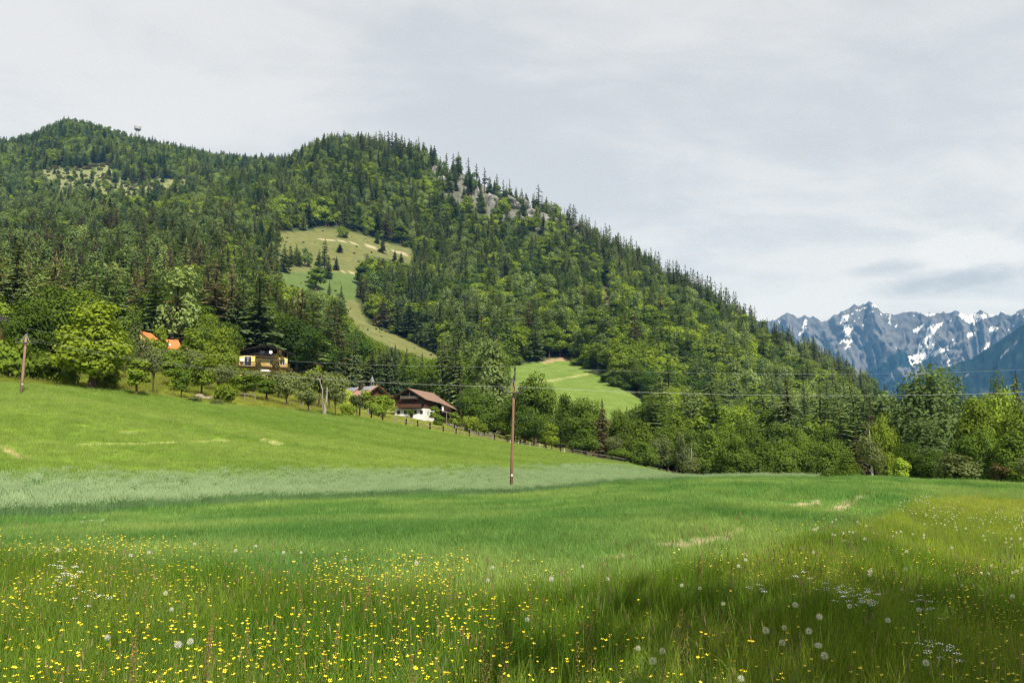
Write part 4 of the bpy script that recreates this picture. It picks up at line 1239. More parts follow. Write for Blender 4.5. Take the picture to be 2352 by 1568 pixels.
# cross wing towards the left
w_ = MB(); w_.box(-10.5, 8.5, -3, -5.003, 14.5, 4.2); w_.build('wing_wall', M_WOODR, sh)
w2 = MB(); w2.slab([(-5.8, 11.5, 6.75), (-11.4, 11.5, 6.75), (-11.4, 7.6, 4.3), (-5.8, 7.6, 4.3)], .2)
w2.slab([(-5.8, 11.5, 6.75), (-5.8, 15.4, 4.3), (-11.4, 15.4, 4.3), (-11.4, 11.5, 6.75)], .2)
w2.build('wing_roof', M_PINKROOF, sh)
bt = MB()
for sx in (-.35, .35):
    for sy in (-.35, .35): bt.box(sx - .07, 2.2 + sy - .07, 9.0, sx + .07, 2.2 + sy + .07, 10.6)
bt = bt.build('bell_turret', M_GREYWOOD, sh)
s_ = MB(); s_.add([(-.62, 1.58, 10.605), (.62, 1.58, 10.605), (.62, 2.82, 10.605), (-.62, 2.82, 10.605), (-.4, 1.8, 11.5), (.4, 1.8, 11.5), (.4, 2.6, 11.5), (-.4, 2.6, 11.5), (0, 2.2, 12.7)],
      [(0, 1, 5, 4), (1, 2, 6, 5), (2, 3, 7, 6), (3, 0, 4, 7), (4, 5, 8), (5, 6, 8), (6, 7, 8), (7, 4, 8), (3, 2, 1, 0)])
s_.build('spire', M_METAL, bt)

# ------------------------------------------------------------------ orange roofs among the trees
def gable_house(name, label, p, rot, w_, l_, he, hr, wall, roof, over=.7, cat='house'):
    """ridge along local x"""
    t = thing(name, label, cat, p, rot)
    MB().box(-l_ / 2, -w_ / 2, -3, l_ / 2, w_ / 2, he).build('wall', wall, t)
    k = (hr - he) / (w_ / 2)
    for e in (-1, 1):
        x0 = e * l_ / 2
        m_ = MB(); m_.add([(x0, -w_ / 2, he + .003), (x0, w_ / 2, he + .003), (x0, 0, hr - .05), (x0 * .98, -w_ / 2, he + .003), (x0 * .98, w_ / 2, he + .003), (x0 * .98, 0, hr - .05)],
                          [(0, 1, 2), (5, 4, 3), (0, 2, 5, 3), (1, 4, 5, 2)]); m_.build('gable_wall', wall, t)
    a = l_ / 2 + over; b_ = w_ / 2 + over; ze = he - k * over
    r_ = MB()
    r_.slab([(-a, 0, hr + .2), (-a, -b_, ze + .2), (a, -b_, ze + .2), (a, 0, hr + .2)], .18)
    r_.slab([(-a, 0, hr + .2), (a, 0, hr + .2), (a, b_, ze + .2), (-a, b_, ze + .2)], .18)
    return t, r_.build('roof', roof, t)
p = at(388, 826, 196)
oh, orf = gable_house('orange_roofed_house', 'house with bright orange tiled roof and skylight, half hidden by orchard trees', p, facing(388, 196, R(14)), 8.5, 2.6, 2.0, 4.4, M_YELLOW, M_ORANGE, .45)
MB().slab([(-1.2, -3.1, 2.93), (-.5, -3.1, 2.93), (-.5, -2.2, 3.44), (-1.2, -2.2, 3.44)], .1).build('skylight', M_PAINT, orf)
win(oh, -1.2, 1.3, .8, 1.0, y=-4.25, frame=M_PAINT); win(oh, 1.0, 1.3, .8, 1.0, y=-4.25, frame=M_PAINT)
p = at(332, 815, 206)
o2, r2 = gable_house('orange_roofed_barn', 'upper of the two orange roofed buildings, its gable end behind the dark round tree', p, facing(332, 206, R(52)), 7, 2.8, 2.6, 5.2, M_YELLOW, M_ORANGE, .45)
win(o2, 1.5, 1.6, .9, 1.0, y=-4.0, frame=M_PAINT)
p = at(412, 832, 190)
o3, r3 = gable_house('tiled_shed', 'small shed with a scrap of orange tiled roof below the orange roofed house', p, facing(412, 190, R(-25)), 3.4, 3.2, 1.8, 2.9, M_WOODR, M_ORANGE, .4, 'shed')
MB().box(-.5, -1.06, -.5, .5, -1.703, 1.5).build('door', M_WOOD, o3)
p = at(-22, 800, 186)
o4, r4 = gable_house('brown_barn', 'dark brown timber barn at the edge of the trees, only its gable corner showing', p, facing(-22, 186, R(70)), 8, 10, 4.2, 6.9, M_WOODR, M_DARKROOF, .9, 'barn')
MB().box(-1, -4.06, 0, 1, -4.003, 2.5).build('door', M_WOOD, o4)

# ------------------------------------------------------------------ round-headed tower on the summit
gp = on_ground(316, 1985, 300); top = at(316, 289, 1985).z
hgt = top - gp.z
tw = thing('lookout_tower', 'white tower with a wide round head rising above the summit trees', 'tower', gp)
def lathe(prof, n=20):
    mb = MB(); vs_ = []; fs_ = []
    for r_, z in prof:
        vs_ += [(r_ * math.cos(2 * math.pi * k / n), r_ * math.sin(2 * math.pi * k / n), z) for k in range(n)]
    for i in range(len(prof) - 1):
        for k in range(n): fs_.append((i * n + k, i * n + (k + 1) % n, (i + 1) * n + (k + 1) % n, (i + 1) * n + k))
    fs_.append(tuple((len(prof) - 1) * n + k for k in range(n)))
    return mb.add(vs_, fs_)
lathe([(5.0, -5), (3.9, hgt - 22), (2.9, hgt - 13)]).build('stem', M_TOWER, tw)
lathe([(2.9, hgt - 13), (4.2, hgt - 12), (7.0, hgt - 9.4), (7.2, hgt - 9.2)]).build('underside', M_METAL, tw)
lathe([(7.2, hgt - 9.2), (7.5, hgt - 3), (7.0, hgt - 1.2), (4, hgt - .2), (.1, hgt)]).build('head', M_TOWER, tw)
mb = MB()
for k in range(12):
    a = 2 * math.pi * k / 12; mb.bar((7.5 * math.cos(a), 7.5 * math.sin(a), hgt - 9.5), (7.65 * math.cos(a), 7.65 * math.sin(a), hgt - 3), .25)
mb.build('rib', M_METAL, tw)

# ------------------------------------------------------------------ power poles and wires
def power_pole(x, yb, r_, h_, rad, yaw, lean, mat, label, plate=True):
    g_ = on_ground(x, r_)
    t = thing('power_pole', label, 'pole', g_)
    t.rotation_euler = (0, lean, yaw)
    wood = h_ * .955
    m_ = MB(); m_.tube([(0, 0, -.8), (0, 0, h_ * .3), (0, 0, h_ * .65), (0, 0, wood)], [rad, rad * .93, rad * .83, rad * .72], 12); m_.build('shaft', mat, t, smooth=True)
    za = h_ * .815
    arm = MB(); arm.box(-.86, -.24, za - .05, .86, -.14, za + .05); arm.box(-.2, -.138, za - .32, .2, .2, za - .24); arm = arm.build('crossarm', M_DARKMETAL, t)
    for s in (-1, 1):
        MB().bar((s * .42, -.25, za + .06), (s * .03, -.20, za + .95), .05, .05).build('brace', M_METAL, t)
    MB().box(.06, -.22, za + .9, .15, -.12, h_ * .985).build('top_bracket', M_DARKMETAL, t)
    tips = []
    for (xx, zz) in ((-.80, za + .05), (.80, za + .05), (.105, h_ * .985)):
        pr = [(.02, 0), (.03, .05), (.085, .10), (.05, .16), (.10, .20), (.055, .26), (.10, .30), (.06, .36), (.045, .42)]
        ins = MB(); n = 9
        vs_ = []; fs_ = []
        for rr_, z in pr: vs_ += [(xx + rr_ * math.cos(2 * math.pi * k / n), -.19 + rr_ * math.sin(2 * math.pi * k / n), zz + z) for k in range(n)]
        for i in range(len(pr) - 1):
            for k in range(n): fs_.append((i * n + k, i * n + (k + 1) % n, (i + 1) * n + (k + 1) % n, (i + 1) * n + k))
        fs_.append(tuple((len(pr) - 1) * n + k for k in range(n)))
        ins.add(vs_, fs_).build('insulator', M_PORC, t)
        tips.append((xx, -.19, zz + .42))
    if plate:
        MB().box(-.02, -rad - .02, h_ * .142, .14, -rad * .9, h_ * .156).build('number_plate', M_PAINT, t)
    mw = Matrix.Translation(g_) @ Euler(t.rotation_euler).to_matrix().to_4x4()
    return t, [mw @ Vector(q) for q in tips]
hh = lambda x, yt, r_: at(x, yt, r_).z - on_ground(x, r_).z
t1, tipL = power_pole(45, 925, 104, hh(59, 762, 104), .165, R(28), R(0.4), M_POLEG, 'greyish wooden power pole standing alone in the upper field below the big lime tree')
t2, tipM = power_pole(1174, 1133, 62, hh(1180, 851, 62), .125, R(-14), R(1.5), M_POLE, 'reddish wooden power pole at the edge of the rye, nearest to the viewer')
t3, tipR = power_pole(3000, 1100, 118, hh(3000, 800, 118), .14, R(-45), 0, M_POLE, 'wooden power pole beyond the right edge of the meadow', False)
WN = ('left lower', 'right lower', 'top')
def wire(a, b, sag, label):
    n = 26; pts = []
    for i in range(n + 1):
        s = i / n; q = a.lerp(b, s); q.z -= sag * 4 * s * (1 - s); pts.append(q)
    org = pts[0].copy()
    m_ = MB(); m_.tube([q - org for q in pts], .005, 4)
    o = m_.build('power_line', M_WIRE, loc=org)
    tag(o, label, 'wire', 'power lines between the poles')
wire(tipL[0], tipM[0], 1.15, 'nearer low wire sagging between the greyish pole and the reddish pole')
wire(tipL[1], tipM[1], 1.15, 'farther low wire sagging between the greyish pole and the reddish pole')
wire(tipL[2], tipM[2], 1.15, 'highest wire between the greyish pole and the reddish pole')
wire(tipM[0], tipR[0], 1.5, 'nearer low wire running from the reddish pole to the right edge')
wire(tipM[1], tipR[1], 1.5, 'farther low wire running from the reddish pole to the right edge')
wire(tipM[2], tipR[2], 1.5, 'highest wire running from the reddish pole to the right edge')

# ------------------------------------------------------------------ fences, stakes and small farm things
fence_x = [798, 826, 853, 879, 907, 933, 960, 988, 1018, 1048, 1078, 1106, 1136, 1165, 1195, 1226, 1254, 1287, 1315, 1345, 1374, 1404, 1434]
fr_ = [np.interp(x, [798, 950, 1176, 1434], [158, 158, 154, 137]) for x in fence_x]
fpts = [on_ground(x, r_) for x, r_ in zip(fence_x, fr_)]
fe = thing('field_fence', 'long post and rail fence along the top of the upper field below the farmhouse', 'fence', fpts[0])
postm = {}
for i, q in enumerate(fpts):
    pale = fence_x[i] in (907, 1106)
    key = (pale, i % 3)
    if key not in postm:
        m_ = MB(); m_.box(-.14, -.10, -.4, .14, .10, (1.28, 1.36, 1.22)[i % 3]); postm[key] = m_.mesh('post', M_GREYWOOD if pale else M_BLACKWOOD)
    o = link('post', postm[key], fe); o.location = q - fpts[0]; o.rotation_euler = (0, random.uniform(-.05, .05), facing(fence_x[i], 150))
    if pale: o['label'] = 'pale post'
for i in range(len(fpts) - 1):
    a = fpts[i] - fpts[0]; b_ = fpts[i + 1] - fpts[0]
    hs = (0.62,) if fence_x[i] < 1310 else (.95, .45)
    if fence_x[i] < 900: continue
    for h_ in hs:
        m_ = MB(); m_.bar(a + Vector((0, -.13, h_)), b_ + Vector((0, -.13, h_ + .02)), .05, .11 if fence_x[i] < 1310 else .17); m_.build('rail', M_GREYWOOD, fe)
# picket fence falling away to the right of the farmhouse
a = ground_at(1036, 958, 170); b_ = ground_at(1130, 1003, 165)
a = on_ground(1030, 222); b_ = on_ground(1132, 172)
pk = thing('picket_fence', 'weathered picket fence running down the bank right of the farmhouse', 'fence', a)
n = 44; pm = MB().box(-.07, -.03, -.2, .07, .03, 1.15).mesh('picket', M_GREYWOOD)
for i in range(n):
    q = a.lerp(b_, i / (n - 1)); q.z = float(H(q.x, q.y))
    o = link('picket', pm, pk); o.location = q - a; o.scale.z = random.uniform(.8, 1.1); o.rotation_euler = (random.uniform(-.1, .1), random.uniform(-.1, .1), facing(1080, 200))
q0 = None
for i in range(0, n + 1, 11):
    q = a.lerp(b_, min(i, n - 1) / (n - 1)); q.z = float(H(q.x, q.y)) + .75; q = q - a
    if q0 is not None: MB().bar(q0, q, .05, .1).build('rail', M_GREYWOOD, pk)
    q0 = q
# thin pale stakes in the grass bank behind the fence
for k, (x, r_) in enumerate([(1172, 165), (1191, 166), (1217, 163), (1240, 163), (1265, 160), (1296, 156)]):
    g_ = on_ground(x, r_)
    o = MB().box(-.05, -.05, -.2, .05, .05, .85).build('marker_stake', M_PAINT, loc=g_)
    tag(o, 'thin white stake in the grass between the field fence and the woodland', 'stake', 'white stakes behind the field fence')
# orchard stakes and a drying rack
for x, r_, h_, lab in [(846, 170, 1.7, 'pale wooden stake on the bank, upper of two below the round green trees'), (695, 143, 1.7, 'short grey wooden stake in front of the old orchard trees'), (480, 150, 1.5, 'white stake beside a slim orchard tree below the chalet')]:
    o = MB().tube([(0, 0, -.3), (.03, 0, h_)], .11, 6).build('orchard_stake', M_GREYWOOD, loc=on_ground(x, r_)); tag(o, lab, 'stake')
g_ = on_ground(562, 137)
rk = thing('timber_rack', 'low grey timber rack standing in the orchard grass below the chalet', 'rack', g_, facing(562, 137))
for xx in (-1.5, -.1, 1.5): MB().box(xx - .06, -.06, -.2, xx + .06, .06, 1.35 if xx < 1 else 1.1).build('post', M_GREYWOOD, rk)
MB().bar((-1.6, -.08, 1.2), (1.6, -.08, .98), .06, .12).build('rail', M_GREYWOOD, rk)
def rock_mesh(seed, rx, ry, rz, sub=2, amp=.35, mat=None):
    import bmesh
    bm = bmesh.new(); bmesh.ops.create_icosphere(bm, subdivisions=sub, radius=1)
    g2 = np.random.default_rng(seed); o_ = g2.uniform(0, 50, 3)
    for v in bm.verts:
        c = v.co; d = 1 + amp * 2 * (float(fbm(c.x * 1.3 + o_[0] + c.z, c.y * 1.3 + o_[1] - c.z * .7, 4)) - .5)
        c = c * d; v.co = (c.x * rx, c.y * ry, c.z * rz)
    me_ = bpy.data.meshes.new('rock'); bm.to_mesh(me_); bm.free(); me_.materials.append(mat or M_STONE); return me_
for k, (x, r_, s, lab) in enumerate([(455, 131, .5, 'large pale boulder beside the bluish shrub'), (463, 130, .36, 'small pale boulder between two larger ones'), (471, 129, .45, 'brownish flat boulder at the end of the row of stones'), (480, 131, .32, 'low boulder half hidden in grass next to the small round tree')]):
    o = link('boulder', rock_mesh(40 + k, s * 1.5, s, s * .7)); o.location = on_ground(x, r_) + Vector((0, 0, .2)); tag(o, lab, 'rock')
# woodpile and timber by the wood edge
for x, r_, n_, lab in [(1208, 178, 9, 'untidy heap of dark timber at the woodland edge behind the middle pole'), (1128, 200, 8, 'heap of old boards below the picket fence')]:
    g_ = on_ground(x, r_); t = thing('timber_heap', lab, 'timber', g_, facing(x, r_))
    for k in range(n_):
        a0 = Vector((random.uniform(-1.6, 1.2), random.uniform(-.8, .8), random.uniform(.05, .7)))
        MB().bar(a0, a0 + Vector((random.uniform(1.0, 2.4), random.uniform(-.6, .6), random.uniform(-.2, .7))), .14, .1).build('beam', M_GREYWOOD if k % 2 else M_WOOD, t)
g_ = on_ground(830, 222)
bx = thing('garden_box', 'white slatted garden box on the bank left of the farmhouse', 'box', g_, facing(830, 222))
for k in range(3): MB().box(-.75, -.4, .1 + k * .42, .75, .4, .45 + k * .42).build('slat', M_PAINT, bx)
g_ = on_ground(1037, 222)
wp = thing('firewood_stack', 'pale stack of split firewood at the foot of the farmhouse porch', 'woodpile', g_, facing(1037, 222, R(-20)))
for k in range(12): MB().bar((-1.3 + .22 * k, 0, .0), (-1.0 + .22 * k, 0, 1.5), .16, .3).build('log', M_GREYWOOD, wp)

# ------------------------------------------------------------------ grey cliffs on the ridge
CL = [(905, 385, 16, 20), (955, 378, 12, 18), (1005, 400, 20, 30), (1018, 428, 22, 44), (1042, 412, 14, 20), (1100, 452, 14, 36), (1126, 470, 18, 24), (1158, 470, 26, 24), (1195, 478, 26, 26), (1215, 496, 30, 20),
      (1240, 512, 24, 26), (1265, 520, 34, 24), (1300, 528, 30, 22), (1330, 548, 20, 22), (1190, 505, 20, 18), (1392, 690, 6, 9), (1402, 735, 6, 8), (1805, 815, 14, 14), (1690, 790, 12, 10), (1650, 885, 12, 12), (1560, 755, 8, 14), (1625, 720, 10, 10)]
for k, (x, y, w_, h_) in enumerate(CL):
    g_ = ground_at(x, y, 330)
    r_ = math.hypot(g_.x, g_.y); s = r_ / F
    o = link('cliff', rock_mesh(70 + k, w_ * s * (.62 if x > 1380 else 1.15), w_ * s * .7, h_ * s * (.5 if x > 1380 else .95), 3, .8, M_CLIFF))
    o.location = g_ + Vector((0, h_ * s * .12, -h_ * s * .12)); o.rotation_euler = (0, 0, random.uniform(0, 6))
    where = ('at the start of the ridge cliffs' if x < 980 else 'in the tall pale buttress of the ridge' if x < 1060 else 'in the middle of the ridge cliffs' if x < 1180 else 'in the lower ridge cliffs above the larches' if x < 1340 else 'in the bare gully' if x < 1420 else 'on the wooded slope under the low ridge')
    tag(o, ('broad ' if w_ > h_ else 'narrow ') + 'grey limestone outcrop ' + where, 'cliff', 'limestone outcrops ' + where)
# ------------------------------------------------------------------ single trees round the houses and along the woodland
for s in range(3):
    h, r_ = 7, (2.7, 2.3, 3.0)[s]
    c, cs = leaf_cloud('orchard_crown', 430 + s, M_LEAFG, h, r_, h * .24, (13, 11, 15)[s], 130, 0.34)
    add_kind('orchard', c, trunk_mesh('orchard_trunk', h, .17, M_BARK, cs, 50 + s, fork=.24, nlimb=8, lean=.05, top=.55), h, 2 * r_)
for s in range(2):
    h, r_ = 7, (2.4, 2.0)[s]
    c, cs = leaf_cloud('copper_crown', 450 + s, M_COPPER, h, r_, h * .15, 12, 120, 0.34)
    add_kind('copper', c, trunk_mesh('copper_trunk', h, .14, M_BARK, cs, 60 + s, nlimb=8), h, 2 * r_)
for s in range(3):
    h, r_ = 3.5, (2.0, 2.3, 1.7)[s]
    c, cs = leaf_cloud('bush_crown', 470 + s, M_LEAF, h, r_, .05, 14, 110, 0.34, flat=.9)
    add_kind('bush', c, trunk_mesh('bush_stems', h, .07, M_BARK, cs, 70 + s, fork=.1, nlimb=9, top=.5), h, 2 * r_)
for s in range(2):
    h, r_ = 3.5, (2.2, 1.8)[s]
    c, cs = leaf_cloud('olive_bush_crown', 480 + s, M_LEAFG, h, r_, .05, 16, 120, 0.28, flat=.9)
    add_kind('olivebush', c, trunk_mesh('olive_bush_stems', h, .07, M_BARK, cs, 75 + s, fork=.1, nlimb=9, top=.5), h, 2 * r_)
h = 14
c, cs = leaf_cloud('birch_crown', 490, M_LEAFG, h, 2.5, h * .16, 18, 150, 0.30, shape=.5, droop=1.1)
add_kind('birch', c, trunk_mesh('birch_trunk', h, .16, M_BIRCH, cs, 81, fork=.35, nlimb=7, lean=.02), h, 5.0)
for s in range(3):
    c, cs = leaf_cloud('tall_larch_crown', 500 + s, M_LARCH, 22, (5.4, 4.6, 5.8)[s], 1.6, (44, 38, 48)[s], 150, 0.46, shape=.5, flat=.75, droop=1.5)
    add_kind('tall_larch', c, trunk_mesh('tall_larch_trunk', 22, 0.28, M_BARK, cs, 85 + s, fork=.2, nlimb=12, top=.7, lean=.012), 22, (10.4, 9., 11.2)[s])
for s in range(2):
    c = conifer_crown('tall_spruce_crown', 520 + s, 22, (3.5, 3.0)[s], 36, 13, 0.40, (M_DRY, M_SPRUCE)[s], bare=.06, ragged=.35, gaps=.1, wid=.2)
    add_kind('tall_dry' if s == 0 else 'tall_spruce', c, trunk_mesh('tall_spruce_trunk', 22, 0.26, M_BARK, top=.95, lean=.006), 22, (7.0, 6.0)[s])
NAME.update({'big': 'broadleaf_tree', 'orchard': 'orchard_tree', 'copper': 'copper_leaved_tree', 'bush': 'bush', 'olivebush': 'bush', 'birch': 'birch_tree', 'tall_larch': 'larch_tree', 'tall_dry': 'brown_conifer', 'tall_spruce': 'spruce_tree'})

_k = [0]
def grow(kind, x, ytop, wdp, r_, tint, label, group=None, v=None):
    _k[0] += 1
    g_ = on_ground(x, r_, 950)
    zt = at(x, ytop, r_).z
    dep = r_ * math.cos(azim(x)); w_ = wdp * dep / F * (.58 if kind == 'copper' else .9 if kind == 'orchard' else 1)
    h_ = max(zt - g_.z, 0.8)
    cat = 'bush' if 'bush' in kind else 'tree'
    return plant_tree(kind, _k[0] if v is None else v, (g_.x, g_.y, g_.z - .08), h_, w_, random.uniform(0, 6.28), tint, label, group, cat=cat)

G = grow
# left of the picture
G('big', 207, 697, 162, 119, .94, 'big bright green lime tree standing at the top of the upper field', v=1)
G('big', 100, 655, 130, 150, .14, 'tall dark green tree behind the wooden pole, left of the big lime', v=0)
G('big', 55, 690, 110, 146, .12, 'dark green tree behind the bushes at the left edge', v=2)
G('big', 155, 705, 100, 152, .10, 'dark tree half hidden behind the big lime', v=1)
G('bush', 12, 778, 105, 124, .42, 'large rounded bush at the left edge, behind the wooden pole', v=0)
G('bush', 70, 800, 80, 127, .28, 'rounded bush between the wooden pole and its neighbour', v=1)
G('bush', 112, 812, 75, 125, .35, 'rounded bush in the row left of the big lime trunk', v=2)
G('bush', 150, 838, 50, 123, .55, 'small pale bush right beside the big lime trunk', v=1)
G('big', 262, 748, 60, 152, .10, 'slender dark tree right behind the big lime', v=1)
G('olivebush', 302, 742, 52, 176, .05, 'dark grey-green round tree left of the orange roofs', v=0)
def GO(kind, x, yb, yt, wd, t, lab, v=None):
    g_ = ground_at(x, yb, 100)
    return G(kind, x, yt, wd, math.hypot(g_.x, g_.y), t, lab, v=v)
GO('orchard', 298, 893, 800, 60, .35, 'orchard tree in the shade right of the big lime', 0)
GO('bush', 236, 893, 845, 66, .50, 'leafy thicket under the right side of the big lime', 1)
GO('broadleaf', 310, 909, 822, 56, .62, 'slim young tree with pale trunk at the field edge right of the lime', 3)
GO('orchard', 349, 905, 796, 58, .30, 'greyish flowering orchard tree with a leaning pale trunk', 1)
G('copper', 330, 800, 60, 150, .35, 'brownish tree between the lime and the grey orchard tree', v=1)
G('orchard', 322, 770, 50, 176, .5, 'grey-green tree hiding the lower wall of the orange roofed barn', v=0)
G('broadleaf', 343, 776, 56, 178, .55, 'green tree below the upper orange roof', v=2)
G('broadleaf', 398, 795, 56, 172, 0.49, 'green tree in front of the orange roofed house', v=1)
G('broadleaf', 374, 797, 52, 174, .45, 'green tree below the skylight of the orange roof', v=0)
G('broadleaf', 360, 750, 36, 184, .7, 'bright slim tree between the two orange roofs', v=3)
GO('broadleaf', 397, 899, 862, 26, .70, 'very small bright tree in the orchard grass', 3)
GO('broadleaf', 414, 917, 830, 42, .16, 'dark small tree with bare trunk at the edge of the field', 0)
GO('broadleaf', 390, 888, 805, 66, 0.36, 'deep green tree under the orange roof', 1)
G('broadleaf', 437, 752, 84, 168, 0.48, 'large green tree right of the orange roofs', v=2)
GO('broadleaf', 461, 911, 815, 62, 0.48, 'round green orchard tree left of the conical one', 1)
GO('orchard', 440, 890, 800, 56, .4, 'grey-green tree between the orange roofs and the conical tree', 2)
G('big', 503, 752, 76, 162, .70, 'conical bright green tree left of the yellow chalet', v=1)
GO('orchard', 498, 900, 832, 66, .42, 'orchard tree in front of the conical bright tree', 2)
GO('bush', 515, 926, 882, 54, .62, 'small round tree low at the field edge beside the boulders', 0)
GO('broadleaf', 561, 913, 846, 66, 0.46, 'round orchard tree directly below the chalet balcony', 0)
GO('orchard', 532, 896, 836, 64, .28, 'grey-green orchard tree left below the chalet', 0)
GO('orchard', 583, 902, 850, 56, .48, 'pale orchard tree below the awning of the chalet', 1)
GO('broadleaf', 610, 922, 854, 64, .18, 'dark green orchard tree with pale trunk below the chalet', 1)
G('copper', 590, 822, 30, 178, .55, 'small copper-leaved tree in front of the chalet window', v=0)
G('copper', 632, 802, 46, 178, .50, 'taller copper-leaved tree in front of the chalet corner', v=1)
G('copper', 624, 852, 50, 172, .30, 'dark copper bush under the chalet balcony', v=0)
G('copper', 662, 836, 36, 180, .45, 'copper-leaved tree at the right corner of the chalet', v=1)
GO('orchard', 657, 933, 852, 74, .60, 'broad orchard tree right below the chalet corner', 2)
GO('orchard', 638, 915, 862, 56, .45, 'smaller orchard tree between the dark one and the broad one', 0)
GO('orchard', 708, 949, 876, 66, .62, 'spreading old orchard tree with a leaning trunk', 0)
GO('orchard', 685, 930, 858, 60, .70, 'pale orchard tree behind the leaning one', 1)
G('broadleaf', 716, 842, 56, 165, .78, 'bright green tree behind the old orchard trees', v=1)
GO('orchard', 733, 938, 848, 80, .30, 'large orchard tree behind the broken dead trunk', 1)
GO('orchard', 770, 957, 856, 70, .58, 'tall round orchard tree right of the dead trunk', 2)
GO('orchard', 755, 940, 862, 60, .50, 'orchard tree close behind the dead trunk', 0)
G('copper', 784, 858, 30, 175, .2, 'dark copper tree behind the orchard, beside the solar-panelled roof', v=1)
GO('bush', 798, 955, 925, 44, .72, 'bright bush at the end of the orchard', 1)
GO('orchard', 819, 957, 905, 46, .10, 'grey drooping little tree by the first fence posts', 1)
G('broadleaf', 850, 896, 62, 195, .46, 'round green tree in front of the solar-panelled house', v=0)
G('broadleaf', 884, 905, 48, 205, .54, 'round green tree beside the farmhouse balcony', v=2)
G('bush', 868, 922, 40, 192, .42, 'bush between the two round trees left of the farmhouse', v=0)
G('broadleaf', 999, 932, 24, 214, .50, 'small upright tree at the right corner of the white farmhouse wall', v=3)
G('bush', 1010, 952, 26, 208, .30, 'low bush under the farmhouse barn roof', v=2)
G('broadleaf', 1044, 946, 28, 205, .48, 'small upright tree at the low end of the farmhouse roof', v=3)
G('bush', 1080, 954, 46, 198, .68, 'bright rounded bush behind the picket fence', v=0)
G('bush', 1105, 965, 36, 196, .45, 'rounded bush right of the bright one behind the picket fence', v=1)
GO('olivebush', 442, 923, 908, 40, .35, 'bluish low shrub beside the boulders in the orchard', 1)
GO('olivebush', 498, 930, 915, 34, .55, 'low bluish shrub right of the boulders', 0)
# dark spruces behind the farmhouse and the middle house
for x, yt, wd, r_, t, lab in [(812, 752, 34, 290, .35, 'tall dark spruce at the foot of the pasture strip'), (905, 792, 34, 285, .12, 'dark spruce behind the solar-panelled roof, left of the farmhouse'), (932, 800, 30, 290, .15, 'dark spruce straight behind the farmhouse gable'),
                              (760, 770, 40, 280, .30, 'spruce behind the orchard, left of the bell turret'), (720, 760, 42, 275, .42, 'spruce behind the old orchard trees'), (780, 790, 34, 285, .22, 'smaller spruce left of the bell turret'), (870, 800, 36, 292, .18, 'dark spruce behind the bell turret'),
                              (690, 750, 40, 262, .36, 'spruce right of the chalet roof'), (968, 812, 30, 298, .25, 'spruce behind the ridge of the farmhouse roof')]:
    G('tall_spruce', x, yt, wd, r_, t, lab)
